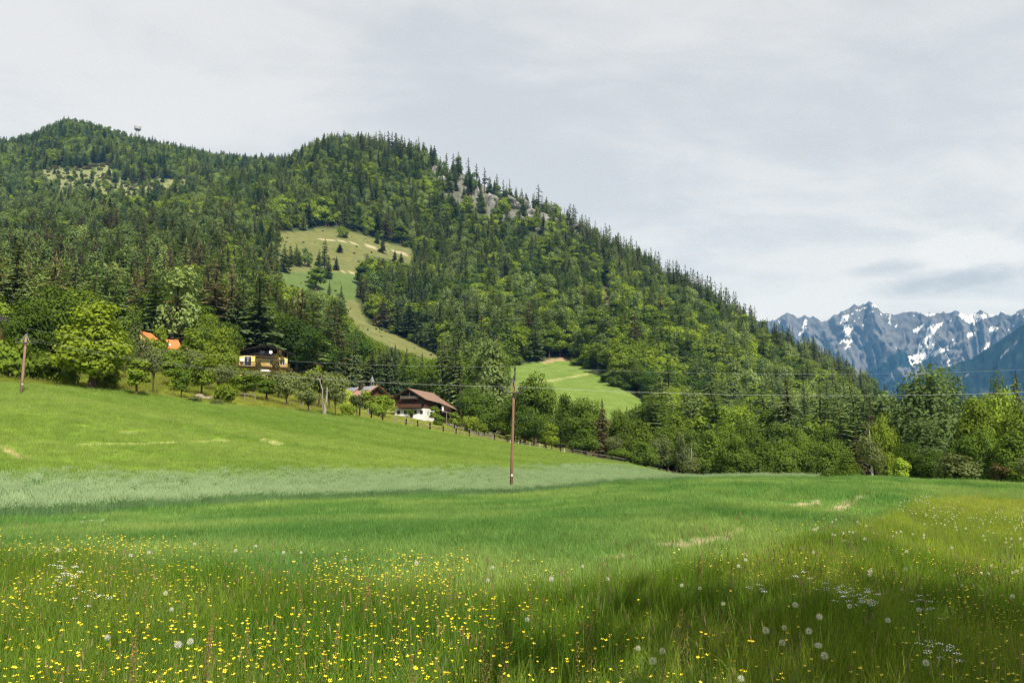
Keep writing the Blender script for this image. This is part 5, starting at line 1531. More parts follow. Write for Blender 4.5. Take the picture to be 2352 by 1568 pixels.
# woodland edge from the farmhouse to the right
EDGE = [
 ('big', 1000, 822, 66, 285, .34, 'dense green tree behind the farmhouse roof'), ('big', 1046, 812, 74, 282, .42, 'tall dense tree behind the end of the farmhouse roof'),
 ('big', 1090, 820, 70, 270, .28, 'tall green tree between the farmhouse and the middle pole'), ('tall_dry', 1132, 803, 62, 250, .30, 'tall brownish spruce just left of the middle pole'),
 ('big', 1080, 880, 60, 240, .22, 'lower dark tree behind the bright bush'), ('big', 1120, 905, 66, 225, .20, 'dark tree under the tall brownish spruce'),
 ('big', 1180, 905, 60, 222, .22, 'dark tree behind the foot of the middle pole'), ('big', 1228, 858, 104, 212, .34, 'large round dark green tree just right of the middle pole'),
 ('big', 1205, 930, 60, 195, .16, 'low dark tree at the woodland edge under the round one'), ('big', 1250, 950, 60, 190, .20, 'shaded tree between the round tree and the bright little one'),
 ('broadleaf', 1266, 972, 40, 158, .72, 'small bright green tree standing free at the woodland edge'),
 ('big', 1300, 908, 70, 235, .26, 'grey-green tree behind the free-standing bright one'), ('big', 1342, 915, 98, 190, .32, 'large billowing green tree in the middle of the woodland edge'),
 ('tall_dry', 1383, 918, 50, 178, .35, 'tall brown-green spruce leaning over the end of the fence'), ('big', 1340, 985, 70, 172, .20, 'shaded tree at the woodland edge under the billowing one'),
 ('big', 1425, 940, 66, 205, .44, 'pale green tree behind the brown-green spruce'), ('tall_spruce', 1440, 935, 30, 225, .25, 'small dark spruce top below the lower pasture'),
 ('big', 1470, 965, 76, 192, .62, 'yellow-green tree right of the brown-green spruce'), ('orchard', 1410, 1000, 56, 172, .35, 'grey-green shrubby tree near the last fence posts'),
 ('big', 1420, 1028, 62, 165, .25, 'low dark tree behind the last fence posts'), ('big', 1480, 1015, 66, 165, .22, 'dark low tree where the rye ends'),
 ('orchard', 1510, 1000, 66, 175, .20, 'grey tree at the edge above the rye'), ('big', 1530, 965, 74, 205, .40, 'broad green tree in the woodland beyond the rye'),
 ('birch', 1585, 1015, 40, 162, .55, 'pale drooping birch beyond the end of the rye'), ('big', 1580, 985, 70, 195, .25, 'dark tree behind the pale birch'),
 ('orchard', 1560, 985, 52, 185, .30, 'grey-green tree left of the pale birch'), ('big', 1630, 990, 78, 168, .40, 'big spreading green tree behind the low end of the rye'),
 ('big', 1685, 1000, 76, 165, .34, 'spreading green tree at the near end of the mown field'), ('big', 1660, 960, 70, 215, .50, 'pale green tree rising behind the spreading ones'),
 ('big', 1740, 1005, 80, 168, .28, 'dark spreading tree beyond the mown field'), ('big', 1715, 965, 66, 225, .30, 'round green tree in the second row beyond the mown field'),
 ('big', 1795, 1012, 76, 170, .40, 'green tree beyond the middle of the mown field crest'), ('big', 1780, 970, 70, 230, .18, 'deep green tree in the second row, under the slope'),
 ('big', 1850, 1015, 74, 172, .34, 'bushy green tree left of the brown conifers'), ('big', 1838, 985, 60, 225, .48, 'pale tree in the second row, left of the brown conifers'),
 ('big', 1900, 1018, 70, 165, .44, 'bushy tree right in front of the brown conifers'), ('big', 1890, 978, 66, 228, .24, 'dark tree behind the bushy ones, left of the brown conifers'),
 ('tall_dry', 1964, 988, 46, 172, .05, 'dark brown conifer beside the pale birch'), ('tall_dry', 1999, 925, 44, 200, .0, 'reddish brown conifer top above the birch'),
 ('birch', 1996, 970, 66, 118, .62, 'slender pale birch with white trunk at the crest of the field'), ('big', 2026, 954, 60, 142, .85, 'bright yellow-green tree right behind the birch'),
 ('big', 1940, 1035, 56, 135, .40, 'low green tree left of the birch trunk'), ('bush', 2062, 1050, 44, 112, .72, 'bright bush right of the birch trunk'),
 ('tall_larch', 2092, 890, 104, 148, .40, 'tall feathery larch right of the birch'), ('tall_larch', 2136, 862, 110, 150, .48, 'tallest feathery larch in front of the snowy mountains'),
 ('tall_larch', 2160, 870, 84, 158, .42, 'feathery larch close behind the tallest one'), ('tall_larch', 2197, 873, 66, 162, .30, 'narrower larch right of the tallest one'),
 ('tall_larch', 2115, 980, 84, 132, .35, 'lower larch in front of the tall ones'), ('big', 2080, 1015, 60, 124, .15, 'dark shrubby tree in the shade of the larches'), ('big', 2130, 1030, 60, 122, .10, 'dark undergrowth tree under the tallest larch'),
 ('big', 2236, 915, 96, 138, .62, 'large light green tree left of the round crowned one at the right'), ('big', 2288, 896, 104, 146, .72, 'large bright round crowned tree at the right'),
 ('big', 2350, 930, 110, 136, .50, 'big green tree cut by the right edge'), ('tall_spruce', 2340, 855, 60, 172, .40, 'dark conifer rising behind the trees at the right edge'),
 ('tall_larch', 2300, 872, 50, 176, .30, 'small conifer top between the bright tree and the right edge'), ('big', 2260, 985, 90, 126, .25, 'shaded green tree under the bright round crowned one'),
 ('big', 2320, 990, 90, 122, .30, 'shaded tree beneath the edge tree'), ('big', 2205, 1000, 70, 128, .12, 'dark tree behind the olive bush'),
 ('olivebush', 2190, 1040, 104, 92, .55, 'large rounded olive bush at the far end of the meadow'), ('copper', 2284, 1062, 76, 98, .60, 'low brownish thicket at the far end of the meadow'),
 ('orchard', 2348, 1048, 60, 97, .45, 'small crooked tree at the right edge of the meadow'), ('big', 2420, 930, 120, 132, .45, 'green tree beyond the right edge'),
 ('big', 2170, 1062, 50, 110, .2, 'small dark bushy tree left behind the olive bush'),
]
for e in EDGE: G(e[0], e[1], e[2] - (20 if e[0] == 'tall_larch' else 0), e[3] * (1.3 if e[0] == 'tall_larch' else 1.0), e[4], e[5] * (.62 if e[1] < 1960 else .8) if e[0] == 'big' else (e[5] * .25 if e[0] == 'tall_larch' else e[5] * .6 if e[0] == 'olivebush' else e[5]), *e[6:])
# bushes and single trees on the pastures
for kind_, x, yb, yt, wd, t, lab, rmin in [
 ('bush', 1394, 878, 855, 34, .15, 'dark rounded bush at the upper end of the row beside the lower pasture', 330), ('bush', 1416, 888, 862, 40, .12, 'dark rounded bush in the middle of the row beside the lower pasture', 330),
 ('bush', 1440, 894, 868, 34, .18, 'dark rounded bush at the low end of the row beside the lower pasture', 330), ('bush', 1492, 930, 905, 40, .25, 'bush beside the low corner of the lower pasture', 330), ('bush', 1516, 945, 915, 46, .2, 'larger bush below the low corner of the lower pasture', 330),
 ('bush', 1188, 838, 815, 42, .2, 'dark bush at the upper edge of the lower pasture, left of its bare patch', 330), ('bush', 1330, 838, 822, 40, .4, 'bright bush on the upper edge of the lower pasture', 330), ('bush', 1355, 846, 828, 34, .3, 'bush right of the bright one at the upper pasture edge', 330),
 ('broadleaf', 716, 667, 614, 44, .30, 'round green tree on the bright lower part of the upper pasture', 500), ('spruce', 748, 698, 645, 18, .35, 'slim spruce at the low corner of the upper pasture', 480), ('spruce', 776, 712, 655, 22, .42, 'spruce right of the slim one under the upper pasture', 480),
 ('larch', 668, 606, 560, 24, .7, 'leafy larch between the two at the left of the upper pasture', 500), ('larch', 688, 610, 568, 22, .6, 'taller larch in the left group on the upper pasture', 500), ('larch', 745, 640, 585, 22, .3, 'larch just below the tall one in the upper pasture', 500), ('larch', 735, 622, 548, 22, .6, 'tall larch standing in the upper pasture', 500), ('larch', 722, 610, 572, 18, .5, 'shorter larch left of the tall one in the upper pasture', 500), ('larch', 700, 612, 578, 18, .6, 'larch in the left group on the upper pasture', 500),
 ('larch', 655, 608, 566, 22, .6, 'broad larch at the left end of the upper pasture', 500), ('larch', 675, 610, 575, 18, .55, 'second larch from the left end of the upper pasture', 500), ('larch', 640, 622, 560, 30, .4, 'pale larch at the very left of the upper pasture', 500),
 ('spruce', 770, 580, 558, 15, .1, 'small dark spruce alone in the middle of the upper pasture', 500), ('spruce', 763, 620, 588, 16, .3, 'slim spruce alone below the small dark one', 500), ('larch', 871, 580, 545, 18, .25, 'small larch beside the pale track on the upper pasture', 500),
 ('larch', 858, 557, 532, 14, .3, 'small larch above the pale track on the upper pasture', 500), ('spruce', 900, 600, 572, 12, .3, 'thin young spruce below the end of the track', 500), ('larch', 915, 604, 580, 15, .35, 'young larch at the right end of the upper pasture', 500),
 ('bush', 775, 545, 520, 28, .62, 'light bush at the top of the upper pasture', 500), ('spruce', 782, 545, 528, 12, .3, 'tiny spruce at the top of the upper pasture', 500), 
 ('spruce', 826, 620, 600, 8, .2, 'tiny spruce above the stony edge of the pasture', 500), ('broadleaf', 905, 760, 715, 34, .35, 'broadleaf tree overhanging the pasture strip', 420), ('broadleaf', 896, 766, 748, 18, .6, 'small pale tree in the pasture strip', 420),
 ('broadleaf', 688, 520, 465, 40, .75, 'bright beech left at the top of the upper pasture', 800), ('broadleaf', 735, 520, 452, 46, .85, 'brightest large beech above the upper pasture', 800), ('broadleaf', 712, 522, 460, 40, .8, 'bright beech between the two others above the pasture', 800),
 ('broadleaf', 636, 512, 448, 44, .7, 'large bright beech left of the pasture top', 800), ('broadleaf', 610, 520, 455, 40, .6, 'bright beech in the forest left of the pasture top', 800), ('broadleaf', 565, 530, 470, 24, .85, 'slim yellow-green beech in the dark slope', 700),
 ('broadleaf', 580, 660, 610, 60, .55, 'large green beech below the pasture, in dark spruces', 420), ('broadleaf', 445, 640, 575, 34, .85, 'bright yellow-green beech high above the yellow chalet', 420), ('broadleaf', 385, 600, 555, 34, .7, 'bright beech in the middle of the dark slope', 500),
]:
    g_ = ground_at(x, yb, rmin)
    G(kind_, x, yt, wd, math.hypot(g_.x, g_.y), t, lab)
# low scrub dotted over the hill pastures
sb, _ = leaf_cloud('scrub', 610, M_LEAFG, 1.2, .9, 0, 8, 26, .36); sc2, _ = leaf_cloud('scrub', 611, M_DRY, .9, .8, 0, 7, 26, .30)
g_ = np.random.default_rng(91); SX = []
for poly, n_, rmin, rmax in ((P_PASTURE, 90, 480, 1100), (P_CLEAR, 240, 1200, 2100)):
    xs_ = [q[0] for q in poly]; ys_ = [q[1] for q in poly]; k_ = 0
    while k_ < n_:
        x, y = g_.uniform(min(xs_), max(xs_)), g_.uniform(min(ys_), max(ys_))
        if not in_poly(np.array([x]), np.array([y]), poly)[0] or fbm(x / 30, y / 12, 3) < .42: continue
        k_ += 1; q = ground_at(x, y, rmin)
        if math.hypot(q.x, q.y) < rmax: SX.append((q.x, q.y, q.z - .1, g_.uniform(.4, 1.0) ** 2 * 2.0 * (1 if rmin < 1000 else 3.0)))
SX = np.array(SX); n_ = len(SX)
scatter('pasture_scrub', SX[:, :3], np.stack([0 * SX[:, 0], 0 * SX[:, 0], g_.uniform(0, 6.28, n_)], 1), np.stack([SX[:, 3] * 1.3, SX[:, 3] * 1.3, SX[:, 3]], 1), g_.integers(0, 2, n_), g_.uniform(.2, 1, n_), [sb, sc2], 'low scrub dotted over the hill pastures')
# broken dead trunk in the orchard and two bare stems
g_ = on_ground(745, 134)
dt = thing('dead_tree', 'broken dead trunk, bleached white, among the orchard trees', 'tree', g_)
MB().tube([(0, 0, -.3), (.1, 0, 1.0), (.0, 0, 1.7), (.25, 0, 2.3), (.35, 0, 4.6)], [.30, .22, .17, .19, .12], 7).build('trunk', M_BARKP, dt)
MB().tube([(-.2, 0, .3), (-.35, 0, 2.6), (-.42, .1, 4.1), (-.9, .1, 5.6), (-1.3, .1, 6.4)], [.08, .07, .10, .08, .03], 6).build('bleached_limb', M_BARKP, dt)
MB().tube([(-.9, .1, 5.6), (-.7, .1, 6.5)], [.06, .02], 5).build('broken_branch', M_BARKP, dt)
g_ = on_ground(1058, 238)
ds = thing('dead_spruce', 'bare dead spruce stem standing in front of the woodland right of the farmhouse', 'tree', g_)
MB().tube([(0, 0, -.3), (.1, 0, 6), (-.05, 0, 12), (.05, 0, 17.5)], [.15, .13, .09, .02], 6).build('trunk', M_BARK, ds)
b_ = MB()
for k in range(16):
    z = 6 + k * .7; a = k * 2.4
    b_.bar((0, 0, z), (math.cos(a) * 1.0, math.sin(a) * 1.0, z - .25), .03)
b_.build('branch', M_BARK, ds)
# the walnut beside the camera whose shade falls over the right of the meadow
c, cs = leaf_cloud('walnut_crown', 600, M_LEAF, 10.5, 5.6, 2.6, 32, 360, 0.46)
add_kind('walnut', c, trunk_mesh('walnut_trunk', 10.5, .3, M_BARK, cs, 91, fork=.28, nlimb=9), 10.5, 11.2)
wx, wy = 10.0, -2.9
plant_tree('walnut', 0, (wx, wy, float(H(wx, wy))), 10.5, 13.4, 1.0, .4, 'broad walnut tree beside the viewer, shading the right of the meadow', None, name='walnut_tree')
# ------------------------------------------------------------------ grasses
M_GRASS = plant_mat('meadow_blades', (0.102, 0.198, 0.018), (0.330, 0.400, 0.064), 0.5, 0.5, 16.0)
M_GRASSB = plant_mat('bluish_blades', (0.095, 0.190, 0.045), (0.260, 0.345, 0.105), 0.47, 0.45, 16.0)
M_SEED = plant_mat('seed_heads', (0.24, 0.21, 0.10), (0.33, 0.28, 0.15), 0.4, 0.25, 3.0)
M_MOWN = plant_mat('mown_blades', (0.112, 0.240, 0.060), (0.255, 0.365, 0.105), 0.45, 0.4, 9.0)
M_RYE = plant_mat('rye_blades', (0.125, 0.230, 0.100), (0.190, 0.300, 0.135), 0.42, 0.18, 1.0)
M_EAR = plant_mat('rye_ears', (0.315, 0.425, 0.238), (0.385, 0.490, 0.295), 0.42, 0.14, 1.0)
M_UPPER = plant_mat('upper_field_blades', (0.185, 0.288, 0.056), (0.262, 0.352, 0.086), 0.42, 0.2, 1.0)
M_BANK = plant_mat('bank_blades', (0.17, 0.22, 0.028), (0.285, 0.295, 0.060), 0.4, 0.24, 1.0)

def blades(name, seed, n, rad, h, width, lean, mats, segs=3, curl=0.5, hvar=.35, heads=0, headlen=.1, headw=.012):
    g_ = np.random.default_rng(seed)
    rr_ = rad * np.sqrt(g_.random(n)); a = g_.uniform(0, 6.283, n)
    bx, by = rr_ * np.cos(a), rr_ * np.sin(a)
    hh_ = h * (1 - hvar * g_.random(n)); la = g_.uniform(0, 6.283, n); lm = lean * g_.random(n) * hh_
    wa = g_.uniform(0, 6.283, n); ww = width * g_.uniform(.6, 1.3, n)
    V = []; Fq = []
    ts = np.linspace(0, 1, segs + 1)
    base = 0
    P = np.zeros((n, segs + 1, 2, 3))
    for k, t in enumerate(ts):
        cx = bx + np.cos(la) * lm * t ** (1 + curl * 2); cy_ = by + np.sin(la) * lm * t ** (1 + curl * 2)
        cz = hh_ * (t - curl * .25 * t ** 3 * (lm / np.maximum(hh_, 1e-3)))
        w_ = ww * (1 - t) ** .7 * .5 + .0004
        P[:, k, 0] = np.stack([cx - np.cos(wa) * w_, cy_ - np.sin(wa) * w_, cz], 1)
        P[:, k, 1] = np.stack([cx + np.cos(wa) * w_, cy_ + np.sin(wa) * w_, cz], 1)
    verts = P.reshape(-1, 3)
    stride = (segs + 1) * 2
    q = []
    for k in range(segs):
        o_ = np.arange(n) * stride + 2 * k
        q.append(np.stack([o_, o_ + 1, o_ + 3, o_ + 2], 1))
    q = np.concatenate(q); nb = len(q)
    if heads:
        hv = []; 
        for i in range(heads):
            tip = P[i, -1].mean(0); d = np.array([math.cos(la[i]) * lean * .5, math.sin(la[i]) * lean * .5, 1.0]); d /= np.linalg.norm(d)
            s1 = np.array([math.cos(wa[i]), math.sin(wa[i]), 0]) * headw; s2 = np.array([-math.sin(wa[i]), math.cos(wa[i]), 0]) * headw
            m_ = tip + d * headlen * .45; e_ = tip + d * headlen
            for s_ in (s1, s2): hv += [tip, m_ + s_, e_, m_ - s_]
        hv = np.array(hv); b0 = len(verts)
        q2 = b0 + np.arange(len(hv)).reshape(-1, 4)
        verts = np.vstack([verts, hv]); q = np.vstack([q, q2])
    me_ = np_mesh(name, verts, q, mats[0])
    if heads:
        me_.materials.append(mats[1]); me_.polygons.foreach_set('material_index', np.concatenate([np.zeros(nb, int), np.ones(len(q) - nb, int)]).astype(np.int32))
    return me_

def sample(n, th0, th1, r0, r1, seed, bias=1.0):
    g_ = np.random.default_rng(seed)
    th = g_.uniform(th0, th1, n); u_ = g_.random(n)
    rr_ = (r0 ** 2 + (r1 ** 2 - r0 ** 2) * u_ ** bias) ** .5
    return th, rr_, np.sin(th) * rr_, np.cos(th) * rr_

def field(name, label, th, rr_, X, Y, keep_, protos, weights, size, tint, seed, sink=.02, tilt=.1):
    g_ = np.random.default_rng(seed)
    ix = np.nonzero(keep_)[0]; n = len(ix)
    Z = H(X[ix], Y[ix]) - sink
    w_ = np.array(weights, float); w_ /= w_.sum()
    s = size[ix] if np.ndim(size) else np.full(n, size)
    s = s * g_.uniform(.8, 1.2, n)
    sz = s * g_.uniform(.85, 1.15, n)
    rot = np.stack([g_.normal(0, tilt, n), g_.normal(0, tilt, n), g_.uniform(0, 6.28, n)], 1)
    o = scatter(name, np.stack([X[ix], Y[ix], Z], 1), rot, np.stack([s, s, sz], 1), g_.choice(len(protos), n, p=w_), np.clip(tint[ix] if np.ndim(tint) else np.full(n, tint), 0, 1), protos, label)
    print(name, n)
    return o

TA = 0.74
def near_bare(X, Y):
    qx, qy = proj(X, Y, H(X, Y)); b = np.zeros(len(X), bool)
    for a, b_, c_, wd in P_BARE: b |= (seg_dist(qx, qy, [a, b_, c_]) + (fbm(X / .8, Y / .8, 3) - .5) * wd * 2 < wd)
    return b
f1t = lambda th: feat_r(1, th); f2t = lambda th: feat_r(2, th); f3t = lambda th: feat_r(3, th); f4t = lambda th: feat_r(4, th); f6t = lambda th: feat_r(6, th)
# tall meadow
mp_ = [blades('grass_tuft', 700, 48, .20, .50, .0075, .55, [M_GRASS], 3), blades('grass_tuft', 701, 44, .22, .56, .0065, .75, [M_GRASS], 4, .8),
       blades('grass_tuft', 702, 30, .20, .50, .012, .7, [M_GRASSB], 4, .8), blades('grass_tuft', 703, 30, .22, .66, .004, .35, [M_GRASS, M_SEED], 3, heads=7, headlen=.07, headw=.0035),
       blades('grass_tuft', 704, 60, .24, .30, .009, .6, [M_GRASSB], 3), blades('grass_tuft', 705, 12, .18, .46, .022, .9, [M_GRASSB], 4, .9), blades('grass_tuft', 706, 16, .2, .72, .004, .3, [M_GRASS, M_SEED], 3, heads=12, headlen=.06, headw=.004)]
th, rr_, X, Y = sample(17000, -TA - .05, TA + .1, 1.5, 15, 31)
edge_n = (fbm(X / 2.2, Y / 2.2, 3) - .5) * 3.0
ti = .30 + 1.3 * (fbm(X / 1.4, Y / 1.4, 3) - .5) + .10 * np.clip(th / .6, -1, 1)
field('meadow_grass', 'tall flowering meadow grass in the foreground', th, rr_, X, Y, rr_ < f1t(th) + edge_n * .5, mp_, [4, 4, 2, .4, 2, 1.2, .35], .95, ti, 32)
th, rr_, X, Y = sample(26000, .10, TA + .1, 9, 62, 33, .85)
ti = .64 + 1.2 * (fbm(X / 3, Y / 3, 3) - .5) + .004 * rr_
edge_n = (fbm(X / 3.2, Y / 3.2, 3) - .5) * 3.0
field('meadow_grass', 'olive meadow grass on the mound at the right', th, rr_, X, Y, (rr_ < f1t(th) + edge_n * .5) & (rr_ > 11) & ~near_bare(X, Y), mp_, [4, 4, 1, 1.0, 1.5, .4, .5], .80 + .010 * np.clip(rr_ - 12, 0, 45), ti, 34)
# short field
sp = [blades('short_grass', 720, 56, .30, .17, .008, .8, [M_MOWN], 2), blades('short_grass', 721, 60, .34, .20, .008, .9, [M_MOWN], 3, .7)]
th, rr_, X, Y = sample(60000, -TA, TA, 7, 112, 35, .8)
dk = fbm(X / 4, Y / 4, 4)
lane = np.sin(6.283 * ((rr_ - f1t(th)) / (f2t(th) - f1t(th)) * 7 + .5 * fbm(X / 9, Y / 9, 2)))
ti = .50 + 2.4 * (dk - .5) + .16 * lane
hs_ = np.where(dk < .42, 1.25, 1.0)
qx, qy = proj(X, Y, H(X, Y))
bare = np.zeros(len(X), bool)
for a, b_, c_, wd in P_BARE: bare |= (seg_dist(qx, qy, [a, b_, c_]) + (fbm(X / .8, Y / .8, 3) - .5) * wd * 2 < wd)
g_ = np.random.default_rng(5)
field('short_field_grass', 'short fresh green grass of the mown field', th, rr_, X, Y, (rr_ > f1t(th) - .3) & (rr_ < f2t(th) - 1.4) & ~(bare & (g_.random(len(X)) < .985)), sp, [1, 1], (1.0 + .012 * np.clip(rr_ - 12, 0, 100)) * hs_, ti, 36, tilt=.15)
th, rr_, X, Y = sample(30000, -TA, TA, 6.5, 26, 135)
lane = np.sin(6.283 * ((rr_ - f1t(th)) / (f2t(th) - f1t(th)) * 7 + .5 * fbm(X / 9, Y / 9, 2)))
ti = .50 + 2.4 * (fbm(X / 4, Y / 4, 4) - .5) + .16 * lane
qx, qy = proj(X, Y, H(X, Y))
bare = np.zeros(len(X), bool)
for a, b_, c_, wd in P_BARE: bare |= (seg_dist(qx, qy, [a, b_, c_]) + (fbm(X / .8, Y / .8, 3) - .5) * wd * 2 < wd)
g_ = np.random.default_rng(15)
field('short_field_grass', 'short green grass of the near part of the mown field', th, rr_, X, Y, (rr_ > f1t(th) - .3) & (rr_ < f2t(th) - 1.6) & ~(bare & (g_.random(len(X)) < .985)), sp, [1, 1], .95, ti, 136, tilt=.15)
# rye
rp = [blades('rye_tuft', 740, 34, .38, .74, .010, .22, [M_RYE, M_EAR], 2, heads=26, headlen=.13, headw=.013), blades('rye_tuft', 741, 30, .38, .80, .010, .28, [M_RYE, M_EAR], 3, heads=24, headlen=.14, headw=.014)]
th, rr_, X, Y = sample(52000, -TA, .36, 28, 122, 37)
f2_, f3_ = f2t(th), f3t(th)
u_ = (rr_ - f2_) / (f3_ - f2_)
g_ = np.random.default_rng(6)
ed = (fbm(X / 3, Y / 3, 3) - .5) * 1.5
kp = (rr_ > f2_ - 1.6 + ed * .5) & (rr_ < f3_) & (g_.random(len(X)) < np.clip(1.5 - 1.55 * u_, 0.03, 1))
field('rye_crop', 'pale bluish rye standing in a long band across the field', th, rr_, X, Y, kp, rp, [1, 1], .92 + .15 * (fbm(X / 5, Y / 5, 3) - .5) - .35 * np.clip(u_, 0, 1) ** 2, .4 + 1.2 * (fbm(X / 9, Y / 9, 3) - .5), 38, tilt=.08)
# upper field
up = [blades('field_grass', 760, 60, .55, .26, .016, .7, [M_UPPER], 2), blades('field_grass', 761, 60, .6, .22, .018, .8, [M_UPPER], 2)]
th, rr_, X, Y = sample(46000, -TA, .25, 50, 160, 39)
f2_, f3_, f4_ = f2t(th), f3t(th), f4t(th)
ti = .5 + 2.0 * (fbm(X / 16, Y / 5, 4) - .5)
g_ = np.random.default_rng(7)
qx, qy = proj(X, Y, H(X, Y))
wb = np.zeros(len(X), bool)
for pts, wd in (([(0, 1030), (60, 1052)], 8), ([(180, 1020), (330, 1019), (520, 1012)], 2.5), ([(600, 1012), (640, 1020)], 5), ([(275, 992), (320, 996)], 3)): wb |= seg_dist(qx, qy, pts) + (fbm(X / 4, Y / 4, 3) - .5) * wd * 2 < wd
field('upper_field_grass', 'bright green grass of the upper field', th, rr_, X, Y, (rr_ > f2_ + (f3_ - f2_) * .45) & (rr_ < f4_ + 1) & ~(wb & (g_.random(len(X)) < .8)), up, [1, 1], 1.05 + .002 * rr_, ti, 40, tilt=.12)
# orchard and bank
bp_ = [blades('bank_grass', 780, 60, .6, .34, .018, .6, [M_BANK], 2), blades('bank_grass', 781, 56, .6, .42, .016, .7, [M_BANK, M_SEED], 2, heads=6, headlen=.1, headw=.02)]
th, rr_, X, Y = sample(34000, -TA, .14, 108, 262, 41)
qx, qy = proj(X, Y, H(X, Y))
ti = .45 + 1.8 * (fbm(X / 14, Y / 14, 4) - .5) + np.where(qx > 820, .1, 0)
field('bank_grass', 'yellow-green grass of the orchard and the farm bank', th, rr_, X, Y, (rr_ > f4t(th) - .5) & (rr_ < f6t(th) * .95), bp_, [2, 1], np.where(qx > 760, .7, 1.1 + .002 * rr_), ti, 42, tilt=.12)

# ------------------------------------------------------------------ meadow flowers
M_BUTTER = plain_mat('buttercup_petals', (0.80, 0.62, 0.020), (0.74, 0.54, 0.012), 30, 0.35, 0.4)
M_STEM = plain_mat('flower_stems', (0.10, 0.17, 0.035), (0.07, 0.12, 0.025), 8, 0.7, 0.1)
M_CLOCK = plant_mat('dandelion_down', (0.80, 0.79, 0.76), (0.88, 0.87, 0.85), 0.45, 0.10, 30)
M_CLOCKC = plain_mat('dandelion_heart', (0.26, 0.20, 0.12), (0.16, 0.12, 0.08), 30, 0.9, 0.05)
M_UMBEL = plain_mat('white_florets', (0.80, 0.80, 0.77), (0.72, 0.73, 0.68), 30, 0.7, 0.1)
M_SORREL = plain_mat('sorrel_spikes', (0.26, 0.13, 0.075), (0.17, 0.12, 0.05), 10, 0.8, 0.1)

def buttercup_parts(seed):
    g2 = random.Random(seed)
    h_ = .96; st = MB(); bend = (g2.uniform(-.05, .05), g2.uniform(-.05, .05))
    st.tube([(0, 0, 0), (bend[0] * .4, bend[1] * .4, h_ * .55), (bend[0], bend[1], h_)], .0014, 3)
    fl = MB()
    tx, ty = g2.uniform(-.35, .35), g2.uniform(-.35, .35)
    Rm = Euler((tx, ty, 0)).to_matrix(); c = Vector((bend[0], bend[1], h_))
    for k in range(5):
        a = 2 * math.pi * k / 5; b = a + .55; d = a - .55
        q = [Vector((0, 0, 0)), Vector((math.cos(d) * .010, math.sin(d) * .010, .005)), Vector((math.cos(d * .45 + a * .55) * .0165, math.sin(d * .45 + a * .55) * .0165, .011)), Vector((math.cos(b * .45 + a * .55) * .0165, math.sin(b * .45 + a * .55) * .0165, .011)), Vector((math.cos(b) * .010, math.sin(b) * .010, .005))]
        fl.add([c + Rm @ v for v in q], [(0, 1, 2, 3, 4)])
    return st.mesh('stem', M_STEM), fl.mesh('blossom', M_BUTTER)

def clock_parts(seed):
    g2 = np.random.default_rng(seed)
    h_ = .68; st = MB(); b = g2.uniform(-.05, .05, 2)
    st.tube([(0, 0, 0), (b[0] * .3, b[1] * .3, h_ * .6), (b[0], b[1], h_ - .003)], .0019, 4)
    c = np.array([b[0], b[1], h_])
    hd = MB(); n = 110
    for k in range(n):
        z = 1 - 2 * (k + .5) / n; a = k * 2.39996
        d = np.array([math.sqrt(1 - z * z) * math.cos(a), math.sqrt(1 - z * z) * math.sin(a), z])
        if d[2] < -.86: continue
        p = c + d * .0225 * g2.uniform(.94, 1.06)
        u_ = np.cross(d, [.3, .2, .9]); u_ /= np.linalg.norm(u_); v_ = np.cross(d, u_)
        s = .0036
        hd.add([p + u_ * s, p - u_ * s * .5 + v_ * s * .87, p - u_ * s * .5 - v_ * s * .87], [(0, 1, 2)])
    ht = MB()
    vs_ = []; fs_ = []
    for i, (rr2, zz) in enumerate([(.003, -.006), (.0065, -.001), (.0055, .004), (.001, .006)]):
        vs_ += [(c[0] + rr2 * math.cos(2 * math.pi * k / 6), c[1] + rr2 * math.sin(2 * math.pi * k / 6), c[2] + zz) for k in range(6)]
    for i in range(3):
        for k in range(6): fs_.append((i * 6 + k, i * 6 + (k + 1) % 6, (i + 1) * 6 + (k + 1) % 6, (i + 1) * 6 + k))
    ht.add(vs_, fs_)
    return st.mesh('stem', M_STEM), hd.mesh('seed_head', M_CLOCK), ht.mesh('heart', M_CLOCKC)

def umbel_parts(seed):
    g2 = random.Random(seed); h_ = .58
    st = MB(); fl = MB()
    st.tube([(0, 0, 0), (.01, .01, h_ * .6), (.0, .02, h_ * .82)], [.003, .0025, .002], 4)
    for j in range(4):
        a = j * 1.7 + g2.random(); top = Vector((math.cos(a) * .07 * (j > 0), .02 + math.sin(a) * .07 * (j > 0), h_ + g2.uniform(-.05, .04)))
        st.tube([(.0, .02, h_ * .8), tuple(top - Vector((0, 0, .02)))], .0014, 3)
        for k in range(9):
            b = k * 2.4; rr2 = .026 * math.sqrt((k + .5) / 9); p = top + Vector((math.cos(b) * rr2, math.sin(b) * rr2, g2.uniform(-.004, .004) - rr2 * .15))
            s = .0050; n6 = 5
            fl.add([p + Vector((s * math.cos(2 * math.pi * q / n6), s * math.sin(2 * math.pi * q / n6), g2.uniform(-.002, .002))) for q in range(n6)], [tuple(range(n6))])
    return st.mesh('stem', M_STEM), fl.mesh('floret_umbel', M_UMBEL)

